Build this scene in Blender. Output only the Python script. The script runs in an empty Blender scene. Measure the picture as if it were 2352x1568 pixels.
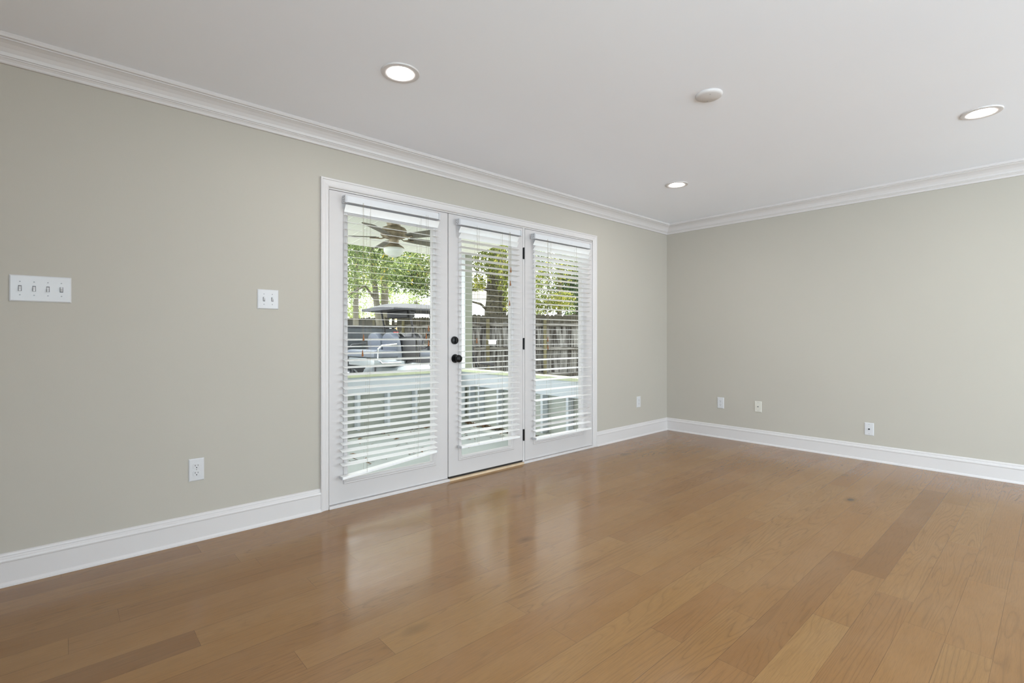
import bpy, bmesh, math, random
import numpy as np
from mathutils import Vector, Matrix

S = bpy.context.scene
COL = S.collection
PI = math.pi

# ------------------------------------------------------------------ camera
F_PX = 1141.0
HEAD = 0.8348018            # heading of the view from +X towards +Y (radians)
CAM = Vector((-5.3165, -3.1348, 1.10))
cam_d = bpy.data.cameras.new('camera')
cam_d.sensor_width = 36.0
cam_d.sensor_fit = 'HORIZONTAL'
cam_d.lens = F_PX / 2352 * 36.0
cam_d.shift_y = -11.0 / 2352
cam_d.clip_start = 0.05
cam_d.clip_end = 300
cam = bpy.data.objects.new('camera', cam_d)
COL.objects.link(cam)
cam.location = CAM
cam.rotation_euler = (PI / 2, 0, HEAD - PI / 2)
S.camera = cam

# ------------------------------------------------------------------ look
S.view_settings.view_transform = 'Standard'
S.view_settings.look = 'None'
S.view_settings.gamma = 1.0
S.view_settings.use_curve_mapping = False
S.view_settings.exposure = 0.24
S.cycles.max_bounces = 10
S.cycles.diffuse_bounces = 6
S.cycles.transparent_max_bounces = 24
S.cycles.sample_clamp_indirect = 6.0
S.cycles.use_denoising = True

# ------------------------------------------------------------------ daylight
W = bpy.data.worlds.new('daylight')
S.world = W
W.use_nodes = True
wn = W.node_tree.nodes
wn['Background'].inputs[0].default_value = (0.93, 0.965, 1.0, 1)
wn['Background'].inputs[1].default_value = 4.2

sun_d = bpy.data.lights.new('sun', 'SUN')
sun_d.energy = 2.7
sun_d.angle = math.radians(1.5)
sun_d.color = (1.0, 0.95, 0.85)
sun = bpy.data.objects.new('sun', sun_d)
COL.objects.link(sun)
sun.rotation_euler = Vector((0.22, 0.28, 1.0)).normalized().to_track_quat('Z', 'Y').to_euler()

# daylight entering by the window of the wall behind the camera
WINS = ((-2.3, -0.35, 66.0),)      # x0, x1, energy
WZ0, WZ1 = 0.3, 2.12
for wx0, wx1, wen in WINS:
    al = bpy.data.lights.new('window_daylight', 'AREA')
    al.shape = 'RECTANGLE'
    al.size = wx1 - wx0
    al.size_y = WZ1 - WZ0
    al.energy = wen
    al.color = (0.73, 0.895, 1.0)
    alo = bpy.data.objects.new('window_daylight', al)
    COL.objects.link(alo)
    alo.location = ((wx0 + wx1) / 2, -6.36, (WZ0 + WZ1) / 2)
    alo.rotation_euler = (PI / 2, 0, 0)

# added light and window opening in the unseen end wall, brightens the right wall
WIN_F = (-6.1, -3.9, 0.4, 2.12)     # y0 y1 z0 z1
el = bpy.data.lights.new('added_end_light', 'AREA')
el.shape = 'RECTANGLE'
el.size = WIN_F[1] - WIN_F[0]
el.size_y = WIN_F[3] - WIN_F[2]
el.energy = 165.0
el.color = (0.67, 0.875, 1.0)
elo = bpy.data.objects.new('added_end_light', el)
COL.objects.link(elo)
elo.location = (-6.31, (WIN_F[0] + WIN_F[1]) / 2, (WIN_F[2] + WIN_F[3]) / 2)
elo.rotation_euler = (PI / 2, 0, -PI / 2)

LAMP = 155.0                 # strength of the lit discs of the ceiling lights
CEIL = 2.41


# ------------------------------------------------------------------ helpers
def nview(px, depth, py=773.0):
    k = (px - 1176.0) / F_PX
    c, s = math.cos(HEAD), math.sin(HEAD)
    return Vector((CAM.x + depth * (c + k * s), CAM.y + depth * (s - k * c), CAM.z + depth * (773.0 - py) / F_PX))


VIEW = Vector((math.cos(HEAD), math.sin(HEAD), 0))
RIGHT = Vector((math.sin(HEAD), -math.cos(HEAD), 0))


def lin(c):
    return tuple(((v / 255) / 12.92 if v / 255 <= .04045 else ((v / 255 + .055) / 1.055) ** 2.4) for v in c)


class MB:
    def __init__(s):
        s.v = []
        s.f = []

    def add(s, vs, fs):
        n = len(s.v)
        s.v += [tuple(v) for v in vs]
        s.f += [tuple(i + n for i in f) for f in fs]
        return s

    def box(s, x0, x1, y0, y1, z0, z1, M=None):
        vs = [(x, y, z) for x in (x0, x1) for y in (y0, y1) for z in (z0, z1)]
        if M:
            vs = [M @ Vector(v) for v in vs]
        return s.add(vs, [(0, 1, 3, 2), (4, 6, 7, 5), (0, 4, 5, 1), (2, 3, 7, 6), (0, 2, 6, 4), (1, 5, 7, 3)])

    def tube(s, pts, r, n=8, closed=False, flat=1.0):
        pts = [Vector(p) for p in pts]
        m = len(pts)
        rs = r if isinstance(r, (list, tuple)) else [r] * m
        vs = []
        u = None
        for i, p in enumerate(pts):
            a = pts[(i - 1) % m] if (closed or i > 0) else pts[i]
            b = pts[(i + 1) % m] if (closed or i < m - 1) else pts[i]
            t = (b - a).normalized()
            if u is None:
                u = t.orthogonal().normalized()
            else:
                u = (u - t * u.dot(t)).normalized()
            w = t.cross(u)
            for k in range(n):
                an = 2 * PI * k / n
                vs.append(p + (u * math.cos(an) + w * math.sin(an) * flat) * rs[i])
        fs = []
        L = m if closed else m - 1
        for i in range(L):
            for k in range(n):
                a, b = i * n + k, i * n + (k + 1) % n
                c, d = ((i + 1) % m) * n + (k + 1) % n, ((i + 1) % m) * n + k
                fs.append((a, b, c, d))
        if not closed:
            fs.append(tuple(range(n))[::-1])
            fs.append(tuple((m - 1) * n + k for k in range(n)))
        return s.add(vs, fs)

    def lathe(s, prof, n=32, M=None, caps=True):
        vs = []
        for r, z in prof:
            for k in range(n):
                a = 2 * PI * k / n
                v = Vector((r * math.cos(a), r * math.sin(a), z))
                vs.append(M @ v if M else v)
        fs = []
        for i in range(len(prof) - 1):
            for k in range(n):
                fs.append((i * n + k, i * n + (k + 1) % n, (i + 1) * n + (k + 1) % n, (i + 1) * n + k))
        if caps:
            fs.append(tuple(range(n))[::-1])
            fs.append(tuple((len(prof) - 1) * n + k for k in range(n)))
        return s.add(vs, fs)

    def prism(s, poly, z0, z1, M=None):
        n = len(poly)
        vs = [Vector((x, y, z)) for z in (z0, z1) for x, y in poly]
        if M:
            vs = [M @ v for v in vs]
        fs = [tuple(range(n))[::-1], tuple(range(n, 2 * n))]
        for k in range(n):
            fs.append((k, (k + 1) % n, n + (k + 1) % n, n + k))
        return s.add(vs, fs)

    def build(s, name, mat, parent=None, bevel=0, smooth=False, loc=None):
        me = bpy.data.meshes.new(name)
        me.from_pydata(s.v, [], s.f)
        bm = bmesh.new()
        bm.from_mesh(me)
        bmesh.ops.recalc_face_normals(bm, faces=bm.faces)
        if bevel:
            es = [e for e in bm.edges if len(e.link_faces) == 2 and e.calc_face_angle(0) > 0.6]
            bmesh.ops.bevel(bm, geom=es, offset=bevel, segments=2, affect='EDGES', clamp_overlap=True, profile=0.6)
        bm.to_mesh(me)
        bm.free()
        if smooth:
            for p in me.polygons:
                p.use_smooth = True
            try:
                me.set_sharp_from_angle(angle=math.radians(40))
            except Exception:
                pass
        o = bpy.data.objects.new(name, me)
        if mat:
            me.materials.append(mat)
        COL.objects.link(o)
        if parent is not None:
            o.parent = parent
        if loc is not None:
            o.location = loc
        return o


def tag(o, label=None, cat=None, group=None, kind=None):
    if label:
        o['label'] = label
    if cat:
        o['category'] = cat
    if group:
        o['group'] = group
    if kind:
        o['kind'] = kind
    return o


def empty(name, loc=(0, 0, 0), rz=0.0):
    o = bpy.data.objects.new(name, None)
    COL.objects.link(o)
    o.location = loc
    o.rotation_euler = (0, 0, rz)
    o.empty_display_size = 0.05
    return o


def copy_tree(o, parent=None):
    c = o.copy()
    COL.objects.link(c)
    c.parent = parent
    for ch in list(o.children):
        copy_tree(ch, c)
    return c


def T(x, y, z):
    return Matrix.Translation((x, y, z))


def R(a, ax):
    return Matrix.Rotation(a, 4, ax)


# ------------------------------------------------------------------ materials
def mat(name, col, rough=0.5, metal=0.0, spec=0.5, noise=0.0, nscale=20.0, bump=0.0, bscale=200.0, emit=None, coat=0.0):
    m = bpy.data.materials.new(name)
    m.use_nodes = True
    nt = m.node_tree
    b = nt.nodes['Principled BSDF']
    c = lin(col)
    b.inputs['Base Color'].default_value = (*c, 1)
    b.inputs['Roughness'].default_value = rough
    b.inputs['Metallic'].default_value = metal
    b.inputs['Specular IOR Level'].default_value = spec
    b.inputs['Coat Weight'].default_value = coat
    tc = nt.nodes.new('ShaderNodeTexCoord')
    if noise:
        n = nt.nodes.new('ShaderNodeTexNoise')
        n.inputs['Scale'].default_value = nscale
        n.inputs['Detail'].default_value = 4
        nt.links.new(tc.outputs['Object'], n.inputs['Vector'])
        r = nt.nodes.new('ShaderNodeValToRGB')
        r.color_ramp.elements[0].position = 0.3
        r.color_ramp.elements[1].position = 0.7
        r.color_ramp.elements[0].color = (*[v * (1 - noise) for v in c], 1)
        r.color_ramp.elements[1].color = (*[min(1, v * (1 + noise)) for v in c], 1)
        nt.links.new(n.outputs['Fac'], r.inputs[0])
        nt.links.new(r.outputs[0], b.inputs['Base Color'])
    if bump:
        n2 = nt.nodes.new('ShaderNodeTexNoise')
        n2.inputs['Scale'].default_value = bscale
        n2.inputs['Detail'].default_value = 3
        nt.links.new(tc.outputs['Object'], n2.inputs['Vector'])
        bp = nt.nodes.new('ShaderNodeBump')
        bp.inputs['Strength'].default_value = bump
        bp.inputs['Distance'].default_value = 0.002
        nt.links.new(n2.outputs['Fac'], bp.inputs['Height'])
        nt.links.new(bp.outputs[0], b.inputs['Normal'])
    if emit:
        b.inputs['Emission Color'].default_value = (*lin(emit[0]), 1)
        b.inputs['Emission Strength'].default_value = emit[1]
    return m


M_WALL = mat('wall_paint', (184, 178, 168), 0.75, spec=0.25, noise=0.012, nscale=1.3, bump=0.10, bscale=260)
M_CEIL = mat('ceiling_paint', (244, 247, 255), 0.9, spec=0.1, noise=0.008, nscale=1.2)
M_TRIM = mat('trim_paint', (212, 207, 206), 0.38, spec=0.45, noise=0.006, nscale=5)
M_DOOR = mat('door_paint', (202, 197, 196), 0.42, spec=0.4, noise=0.006, nscale=5)
M_BLIND = mat('blind_faux_wood', (238, 237, 236), 0.45, noise=0.015, nscale=30)
M_RAIL = mat('blind_rail', (214, 214, 217), 0.4, noise=0.02, nscale=30)
M_BRKT = mat('blind_bracket', (196, 196, 200), 0.4, noise=0.03, nscale=60)
M_SHADE = mat('switch_frame', (110, 110, 114), 0.6, noise=0.05, nscale=60)
M_CORD = mat('cord', (150, 141, 120), 0.8, noise=0.05, nscale=90)
M_TASSEL = mat('tassel_wood', (140, 84, 30), 0.4, noise=0.15, nscale=80)
M_BLACK = mat('black_metal', (22, 22, 23), 0.35, metal=0.5, noise=0.1, nscale=50)
M_STEEL = mat('hinge_steel', (150, 150, 152), 0.3, metal=0.9, noise=0.06, nscale=60)
M_PLATE = mat('plate_plastic', (208, 207, 209), 0.3, noise=0.006, nscale=30)
M_PLATEP = mat('plate_painted', (212, 208, 198), 0.55, noise=0.01, nscale=30)
M_SLOT = mat('slot_dark', (34, 33, 32), 0.6, noise=0.05, nscale=80)
M_SCREW = mat('screw', (160, 160, 162), 0.35, metal=0.6, noise=0.05, nscale=80)
M_THRESH = mat('threshold_wood', (214, 190, 160), 0.6, noise=0.1, nscale=14)
M_GAP = mat('door_gap_shade', (40, 34, 28), 0.8, noise=0.2, nscale=30)
M_PORCHW = mat('porch_paint', (170, 174, 165), 0.6, noise=0.035, nscale=6)
M_PORCHB = mat('porch_white', (192, 198, 203), 0.55, noise=0.03, nscale=6)
M_PORCHF = mat('porch_floor_paint', (150, 156, 152), 0.55, noise=0.08, nscale=3, bump=0.2, bscale=60)
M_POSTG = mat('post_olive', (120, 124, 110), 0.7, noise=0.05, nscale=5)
M_CAPG = mat('cap_mossy', (196, 202, 168), 0.7, noise=0.10, nscale=5)
M_GROUND = mat('ground_dirt', (146, 142, 130), 0.95, noise=0.3, nscale=2)
M_BRONZE = mat('fan_antique', (150, 138, 116), 0.45, metal=0.35, noise=0.3, nscale=25)
M_BLADE = mat('fan_blade', (112, 108, 98), 0.6, noise=0.12, nscale=12)
M_GLOBE = mat('fan_globe', (232, 236, 226), 0.35, noise=0.01, nscale=12)
M_FENCE = None
M_BARK = mat('bark', (98, 94, 80), 0.95, noise=0.3, nscale=22, bump=1.0, bscale=30)
M_BARKD = mat('bark_mossy', (74, 70, 56), 0.95, noise=0.75, nscale=16, bump=1.0, bscale=30)
M_CARTS = mat('cart_silver', (158, 165, 168), 0.32, metal=0.5, noise=0.03, nscale=3, coat=0.4)
M_CROOF = mat('cart_roof', (46, 48, 52), 0.5, noise=0.08, nscale=6)
M_CARTD = mat('cart_black', (34, 34, 36), 0.5, noise=0.1, nscale=10)
M_VINYLG = mat('vinyl_grey', (92, 98, 108), 0.4, noise=0.03, nscale=10)
M_VINYLB = mat('vinyl_black', (40, 41, 44), 0.4, noise=0.08, nscale=10)
M_RUBBER = mat('tyre_rubber', (30, 30, 30), 0.8, noise=0.15, nscale=30)
M_CHROME = mat('bright_steel', (205, 210, 216), 0.15, metal=1.0, noise=0.02, nscale=30)
M_TRUCK = mat('truck_paint', (24, 30, 32), 0.45, spec=0.3, noise=0.08, nscale=3)
M_RED = mat('tail_lamp', (150, 24, 18), 0.25, noise=0.05, nscale=20)
M_SHED = mat('shed_siding', (214, 190, 142), 0.8, noise=0.08, nscale=6)
M_ROOFM = mat('metal_roof', (225, 228, 230), 0.45, metal=0.2, noise=0.03, nscale=4)
M_HOUSE = mat('house_siding', (250, 251, 252), 0.7, noise=0.03, nscale=3)
M_VENT = mat('vent_grey', (112, 108, 100), 0.7, noise=0.1, nscale=20)
M_LITTER = mat('dead_leaves', (108, 84, 58), 0.9, noise=0.5, nscale=40)
M_WGLASS = mat('vehicle_glass', (70, 78, 82), 0.08, noise=0.05, nscale=5)


def lamp_mat():
    m = bpy.data.materials.new('lamp_lens')
    m.use_nodes = True
    nt = m.node_tree
    b = nt.nodes['Principled BSDF']
    b.inputs['Base Color'].default_value = (0.9, 0.9, 0.9, 1)
    b.inputs['Emission Color'].default_value = (1.0, 0.985, 0.96, 1)
    b.inputs['Emission Strength'].default_value = LAMP
    return m


M_LAMP = lamp_mat()


def glass_mat():
    m = bpy.data.materials.new('window_glass')
    m.use_nodes = True
    nt = m.node_tree
    nt.nodes.clear()
    out = nt.nodes.new('ShaderNodeOutputMaterial')
    tr = nt.nodes.new('ShaderNodeBsdfTransparent')
    tr.inputs[0].default_value = (0.975, 0.985, 0.98, 1)
    gl = nt.nodes.new('ShaderNodeBsdfGlossy')
    gl.inputs['Roughness'].default_value = 0.0
    lw = nt.nodes.new('ShaderNodeLayerWeight')
    lw.inputs[0].default_value = 0.5
    pw = nt.nodes.new('ShaderNodeMath')
    pw.operation = 'POWER'
    pw.inputs[1].default_value = 5.0
    fr = nt.nodes.new('ShaderNodeMath')
    fr.operation = 'MULTIPLY_ADD'
    fr.inputs[1].default_value = 0.95
    fr.inputs[2].default_value = 0.003
    nt.links.new(lw.outputs['Facing'], pw.inputs[0])
    nt.links.new(pw.outputs[0], fr.inputs[0])
    mx = nt.nodes.new('ShaderNodeMixShader')
    nt.links.new(fr.outputs[0], mx.inputs[0])
    nt.links.new(tr.outputs[0], mx.inputs[1])
    nt.links.new(gl.outputs[0], mx.inputs[2])
    nt.links.new(mx.outputs[0], out.inputs[0])
    return m


M_GLASS = glass_mat()


def floor_mat():
    m = bpy.data.materials.new('oak_planks')
    m.use_nodes = True
    nt = m.node_tree
    N, L = nt.nodes, nt.links
    b = N['Principled BSDF']

    def nd(t, **kw):
        n = N.new(t)
        for k, v in kw.items():
            setattr(n, k, v)
        return n

    def math_(op, a, bb=None, c=None):
        n = nd('ShaderNodeMath', operation=op)
        for i, v in enumerate((a, bb, c)):
            if v is None:
                continue
            if isinstance(v, (int, float)):
                n.inputs[i].default_value = v
            else:
                L.new(v, n.inputs[i])
        return n.outputs[0]

    def mixc(fac, a, bb, bt='MIX'):
        n = nd('ShaderNodeMix', data_type='RGBA', blend_type=bt)
        for i, v in ((0, fac), (6, a), (7, bb)):
            if isinstance(v, (int, float)):
                n.inputs[i].default_value = v
            elif isinstance(v, tuple):
                n.inputs[i].default_value = (*v, 1)
            else:
                L.new(v, n.inputs[i])
        return n.outputs[2]

    def ramp(fac, stops):
        n = nd('ShaderNodeValToRGB')
        e = n.color_ramp.elements
        while len(e) < len(stops):
            e.new(0.5)
        for i, (p, c) in enumerate(stops):
            e[i].position = p
            e[i].color = (c, c, c, 1) if isinstance(c, (int, float)) else (*c, 1)
        L.new(fac, n.inputs[0])
        return n.outputs[0]

    tc = nd('ShaderNodeTexCoord')
    geo = nd('ShaderNodeSeparateXYZ')
    L.new(tc.outputs['Object'], geo.inputs[0])
    at = nd('ShaderNodeAttribute', attribute_name='plank')   # R random, G tone, B warmth
    sep = nd('ShaderNodeSeparateColor')
    L.new(at.outputs['Color'], sep.inputs[0])
    rnd, tone, warm = sep.outputs[0], sep.outputs[1], sep.outputs[2]
    uv = nd('ShaderNodeUVMap', uv_map='edge')
    suv = nd('ShaderNodeSeparateXYZ')
    L.new(uv.outputs[0], suv.inputs[0])

    def vec(sx, sy, ofs):
        c = nd('ShaderNodeCombineXYZ')
        L.new(math_('MULTIPLY', geo.outputs[0], sx), c.inputs[0])
        L.new(math_('MULTIPLY', geo.outputs[1], sy), c.inputs[1])
        L.new(math_('MULTIPLY', rnd, ofs), c.inputs[2])
        return c.outputs[0]

    def noise(v, scale, det=2.0, rough=0.5, dist=0.0):
        n = nd('ShaderNodeTexNoise')
        n.inputs['Scale'].default_value = scale
        n.inputs['Detail'].default_value = det
        n.inputs['Roughness'].default_value = rough
        n.inputs['Distortion'].default_value = dist
        L.new(v, n.inputs['Vector'])
        return n.outputs['Fac']

    # cathedral figure: contour lines of a smooth stretched field
    field = noise(vec(0.52, 7.5, 57.0), 1.15, 2.0, 0.45, 0.25)
    rings = math_('FRACT', math_('MULTIPLY', field, 24.0))
    ringl = ramp(rings, [(0.0, 0.25), (0.5, 0.05), (0.80, 0.35), (0.93, 1.0), (1.0, 0.3)])
    # how much figure a plank shows
    figm = ramp(noise(vec(0.7, 2.0, 31.0), 1.0, 1.0), [(0.38, 0.15), (0.62, 1.0)])
    fib = noise(vec(2.4, 130.0, 91.0), 3.2, 4.0, 0.62)
    fibl = ramp(fib, [(0.34, 0.0), (0.60, 1.0)])
    pores = ramp(noise(vec(11.0, 420.0, 13.0), 1.6, 2.0, 0.5), [(0.52, 0.0), (0.66, 1.0)])
    broad = noise(vec(0.9, 4.5, 71.0), 1.6, 3.0, 0.55)
    mot = noise(vec(2.6, 3.4, 0.0), 1.9, 3.0, 0.6)

    light = lin((153, 115, 70))
    mid = lin((139, 101, 58))
    dark = lin((110, 76, 43))
    red = lin((133, 91, 56))
    c = mixc(broad, mid, light)
    c = mixc(ramp(tone, [(0.0, 0.8), (0.42, 0.0)]), c, dark)
    c = mixc(math_('MULTIPLY', warm, 0.45), c, red)
    c = mixc(ramp(tone, [(0.6, 0.0), (1.0, 0.55)]), c, lin((158, 124, 80)))
    c = mixc(math_('MULTIPLY', math_('MULTIPLY', ringl, figm), 0.62), c, lin((104, 74, 44)))
    c = mixc(math_('MULTIPLY', fibl, 0.36), c, lin((134, 98, 62)))
    c = mixc(math_('MULTIPLY', pores, 0.26), c, lin((100, 72, 46)))
    # knots
    vo = nd('ShaderNodeTexVoronoi')
    vo.inputs['Scale'].default_value = 1.0
    vo.inputs['Randomness'].default_value = 1.0
    L.new(vec(1.5, 3.0, 0.0), vo.inputs['Vector'])
    kd = math_('ADD', vo.outputs['Distance'], math_('MULTIPLY', math_('SUBTRACT', fib, 0.5), 0.05))
    kn = ramp(kd, [(0.0, 1.0), (0.028, 0.9), (0.06, 0.3), (0.13, 0.0)])
    sel = nd('ShaderNodeSeparateColor')
    L.new(vo.outputs['Color'], sel.inputs[0])
    ksel = ramp(sel.outputs[0], [(0.46, 0.0), (0.50, 1.0)])
    c = mixc(math_('MULTIPLY', math_('MULTIPLY', kn, ksel), 1.0), c, lin((48, 34, 24)))
    # dusty film
    film = ramp(noise(vec(1.0, 1.6, 0.0), 0.9, 4.0, 0.65), [(0.45, 0.0), (0.75, 1.0)])
    c = mixc(math_('MULTIPLY', film, 0.10), c, lin((188, 172, 150)))
    # seams
    eu = math_('MINIMUM', suv.outputs[0], suv.outputs[1])
    seam = ramp(math_('MULTIPLY', eu, 100.0), [(0.0, 1.0), (0.035, 1.0), (0.075, 0.0)])
    smod = ramp(noise(vec(1.2, 9.0, 0.0), 1.4, 1.0), [(0.35, 0.35), (0.65, 0.9)])
    c = mixc(math_('MULTIPLY', seam, smod), c, lin((72, 50, 34)))
    L.new(c, b.inputs['Base Color'])
    rg = math_('ADD', 0.12, math_('MULTIPLY', mot, 0.10))
    rg = math_('ADD', rg, math_('MULTIPLY', film, 0.08))
    L.new(rg, b.inputs['Roughness'])
    b.inputs['Specular IOR Level'].default_value = 0.42
    bp = nd('ShaderNodeBump')
    bp.inputs['Strength'].default_value = 0.12
    bp.inputs['Distance'].default_value = 0.001
    hh = math_('SUBTRACT', math_('MULTIPLY', fib, 0.35), math_('MULTIPLY', seam, 1.0))
    hh = math_('ADD', hh, math_('MULTIPLY', noise(vec(5.0, 24.0, 9.0), 1.0, 1.0), 1.2))
    L.new(hh, bp.inputs['Height'])
    L.new(bp.outputs[0], b.inputs['Normal'])
    return m


M_FLOOR = floor_mat()


def streak_mat(name, c0, c1, sx, sy, sz, rough=0.9, det=5.0, contrast=(0.35, 0.65)):
    m = bpy.data.materials.new(name)
    m.use_nodes = True
    nt = m.node_tree
    b = nt.nodes['Principled BSDF']
    b.inputs['Roughness'].default_value = rough
    tc = nt.nodes.new('ShaderNodeTexCoord')
    mp = nt.nodes.new('ShaderNodeMapping')
    mp.inputs['Scale'].default_value = (sx, sy, sz)
    n = nt.nodes.new('ShaderNodeTexNoise')
    n.inputs['Scale'].default_value = 1.0
    n.inputs['Detail'].default_value = det
    r = nt.nodes.new('ShaderNodeValToRGB')
    r.color_ramp.elements[0].position, r.color_ramp.elements[1].position = contrast
    r.color_ramp.elements[0].color = (*lin(c0), 1)
    r.color_ramp.elements[1].color = (*lin(c1), 1)
    nt.links.new(tc.outputs['Object'], mp.inputs[0])
    nt.links.new(mp.outputs[0], n.inputs['Vector'])
    nt.links.new(n.outputs['Fac'], r.inputs[0])
    nt.links.new(r.outputs[0], b.inputs['Base Color'])
    return m


M_FENCE = streak_mat('weathered_wood', (40, 36, 30), (112, 111, 106), 22, 22, 1.8, 0.95, 5, (0.38, 0.62))
_nt = M_FENCE.node_tree
_b = _nt.nodes['Principled BSDF']
_src = _b.inputs['Base Color'].links[0].from_socket
_tc = _nt.nodes.new('ShaderNodeTexCoord')
_sx = _nt.nodes.new('ShaderNodeSeparateXYZ')
_nt.links.new(_tc.outputs['Object'], _sx.inputs[0])
_no = _nt.nodes.new('ShaderNodeTexNoise')
_no.inputs['Scale'].default_value = 7.0
_no.inputs['Detail'].default_value = 5.0
_nt.links.new(_tc.outputs['Object'], _no.inputs['Vector'])
_ma = _nt.nodes.new('ShaderNodeMath')
_ma.operation = 'MULTIPLY_ADD'
_ma.inputs[1].default_value = 0.7
_nt.links.new(_no.outputs['Fac'], _ma.inputs[0])
_nt.links.new(_sx.outputs[2], _ma.inputs[2])
_mr = _nt.nodes.new('ShaderNodeMapRange')
_mr.inputs['From Min'].default_value = 1.92
_mr.inputs['From Max'].default_value = 2.12
_nt.links.new(_ma.outputs[0], _mr.inputs[0])
_mx = _nt.nodes.new('ShaderNodeMix')
_mx.data_type = 'RGBA'
_nt.links.new(_mr.outputs[0], _mx.inputs[0])
_nt.links.new(_src, _mx.inputs[6])
_mx.inputs[7].default_value = (*lin((52, 49, 38)), 1)      # lichen and moss along the picket tops
_nt.links.new(_mx.outputs[2], _b.inputs['Base Color'])
M_FENCER = streak_mat('weathered_rail', (42, 37, 28), (112, 110, 103), 2, 2, 14, 0.95, 5, (0.38, 0.62))
M_POSTO = streak_mat('fence_post_wood', (62, 58, 38), (92, 87, 60), 14, 14, 2, 0.9)
M_BEAD = streak_mat('porch_beadboard', (234, 238, 234), (240, 243, 240), 2, 2, 2, 0.6)


def leaf_mat(name, stops, trans=0.4):
    m = bpy.data.materials.new(name)
    m.use_nodes = True
    nt = m.node_tree
    b = nt.nodes['Principled BSDF']
    out = nt.nodes['Material Output']
    b.inputs['Roughness'].default_value = 0.45
    b.inputs['Specular IOR Level'].default_value = 0.35
    at = nt.nodes.new('ShaderNodeAttribute')
    at.attribute_name = 'tone'
    r = nt.nodes.new('ShaderNodeValToRGB')
    e = r.color_ramp.elements
    while len(e) < len(stops):
        e.new(0.5)
    for i, (p, c) in enumerate(stops):
        e[i].position = p
        e[i].color = (*lin(c), 1)
    tl = nt.nodes.new('ShaderNodeBsdfTranslucent')
    mx = nt.nodes.new('ShaderNodeMixShader')
    mx.inputs[0].default_value = trans
    nt.links.new(at.outputs['Fac'], r.inputs[0])
    nt.links.new(r.outputs[0], b.inputs['Base Color'])
    nt.links.new(r.outputs[0], tl.inputs[0])
    nt.links.new(b.outputs[0], mx.inputs[1])
    nt.links.new(tl.outputs[0], mx.inputs[2])
    nt.links.new(mx.outputs[0], out.inputs[0])
    return m


M_LEAFA = leaf_mat('leaves_mid', [(0.0, (52, 66, 38)), (0.35, (88, 106, 62)), (0.7, (132, 148, 92)), (0.96, (178, 188, 118)), (1.0, (200, 180, 76))])
M_LEAFB = leaf_mat('leaves_yellow', [(0.0, (60, 68, 32)), (0.4, (104, 116, 52)), (0.75, (162, 168, 80)), (1.0, (224, 212, 110))], 0.5)
M_LEAFD = leaf_mat('leaves_dark', [(0.0, (44, 66, 40)), (0.6, (74, 100, 58)), (1.0, (120, 140, 80))], 0.25)
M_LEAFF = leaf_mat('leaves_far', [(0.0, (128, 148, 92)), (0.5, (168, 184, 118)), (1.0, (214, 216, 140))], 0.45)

# ================================================================== SETTING
XW, YN = -6.35, -6.4            # far ends of the room behind the camera
# opening of the triple door unit
OX0, OX1, OZ1 = -4.062, -1.396, 2.052

w = MB()
w.box(XW - .14, OX0, 0, .14, -.02, CEIL + .12).box(OX1, .14, 0, .14, -.02, CEIL + .12).box(OX0, OX1, 0, .14, OZ1, CEIL + .12)
tag(w.build('wall_left', M_WALL), 'greige painted wall with the white triple glass door unit', kind='structure')
w = MB().box(0, .14, YN - .14, 0, -.02, CEIL + .12)
tag(w.build('wall_right', M_WALL), 'plain greige wall on the right with three small plates', kind='structure')
w = MB()
w.box(XW, WINS[0][0], YN - .14, YN, -.02, CEIL + .12).box(WINS[0][1], 0, YN - .14, YN, -.02, CEIL + .12)
for wx0, wx1, _ in WINS:
    w.box(wx0, wx1, YN - .14, YN, -.02, WZ0).box(wx0, wx1, YN - .14, YN, WZ1, CEIL + .12)
tag(w.build('wall_near', M_WALL), 'greige wall behind the camera', kind='structure')
w = MB().box(XW - .14, XW, YN - .14, WIN_F[0], -.02, CEIL + .12).box(XW - .14, XW, WIN_F[1], 0, -.02, CEIL + .12)
w.box(XW - .14, XW, WIN_F[0], WIN_F[1], -.02, WIN_F[2]).box(XW - .14, XW, WIN_F[0], WIN_F[1], WIN_F[3], CEIL + .12)
tag(w.build('wall_far', M_WALL), 'greige wall at the far left end of the room', kind='structure')
w = MB().box(XW, 0, YN, 0, CEIL, CEIL + .12)
tag(w.build('ceiling', M_CEIL), 'flat white ceiling', kind='structure')

# window in the wall behind the camera


def plain_window(name, loc, rz, wd, hh, lab):
    wr = empty(name, loc, rz)
    tag(wr, lab, kind='structure')
    hw = wd / 2
    f = MB()
    f.box(-hw, -hw + .05, -.12, -.02, 0, hh).box(hw - .05, hw, -.12, -.02, 0, hh).box(-hw, hw, -.12, -.02, 0, .05)
    f.box(-hw, hw, -.12, -.02, hh - .05, hh).box(-.025, .025, -.12, -.02, 0, hh)
    f.build('frame', M_TRIM, wr)
    MB().box(-hw + .05, hw - .05, -.075, -.071, .05, hh - .05).build('pane', M_GLASS, wr)


for i, (wx0, wx1, _) in enumerate(WINS):
    plain_window('window_%d' % (3 + i), ((wx0 + wx1) / 2, YN, WZ0), 0, wx1 - wx0, WZ1 - WZ0, 'white framed window in the wall behind the camera')

plain_window('window_4', (XW, (WIN_F[0] + WIN_F[1]) / 2, WIN_F[2]), -PI / 2, WIN_F[1] - WIN_F[0], WIN_F[3] - WIN_F[2], 'white framed window added to the unseen end wall to light the room')  # unseen window added to go with the extra end-wall light

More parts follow.
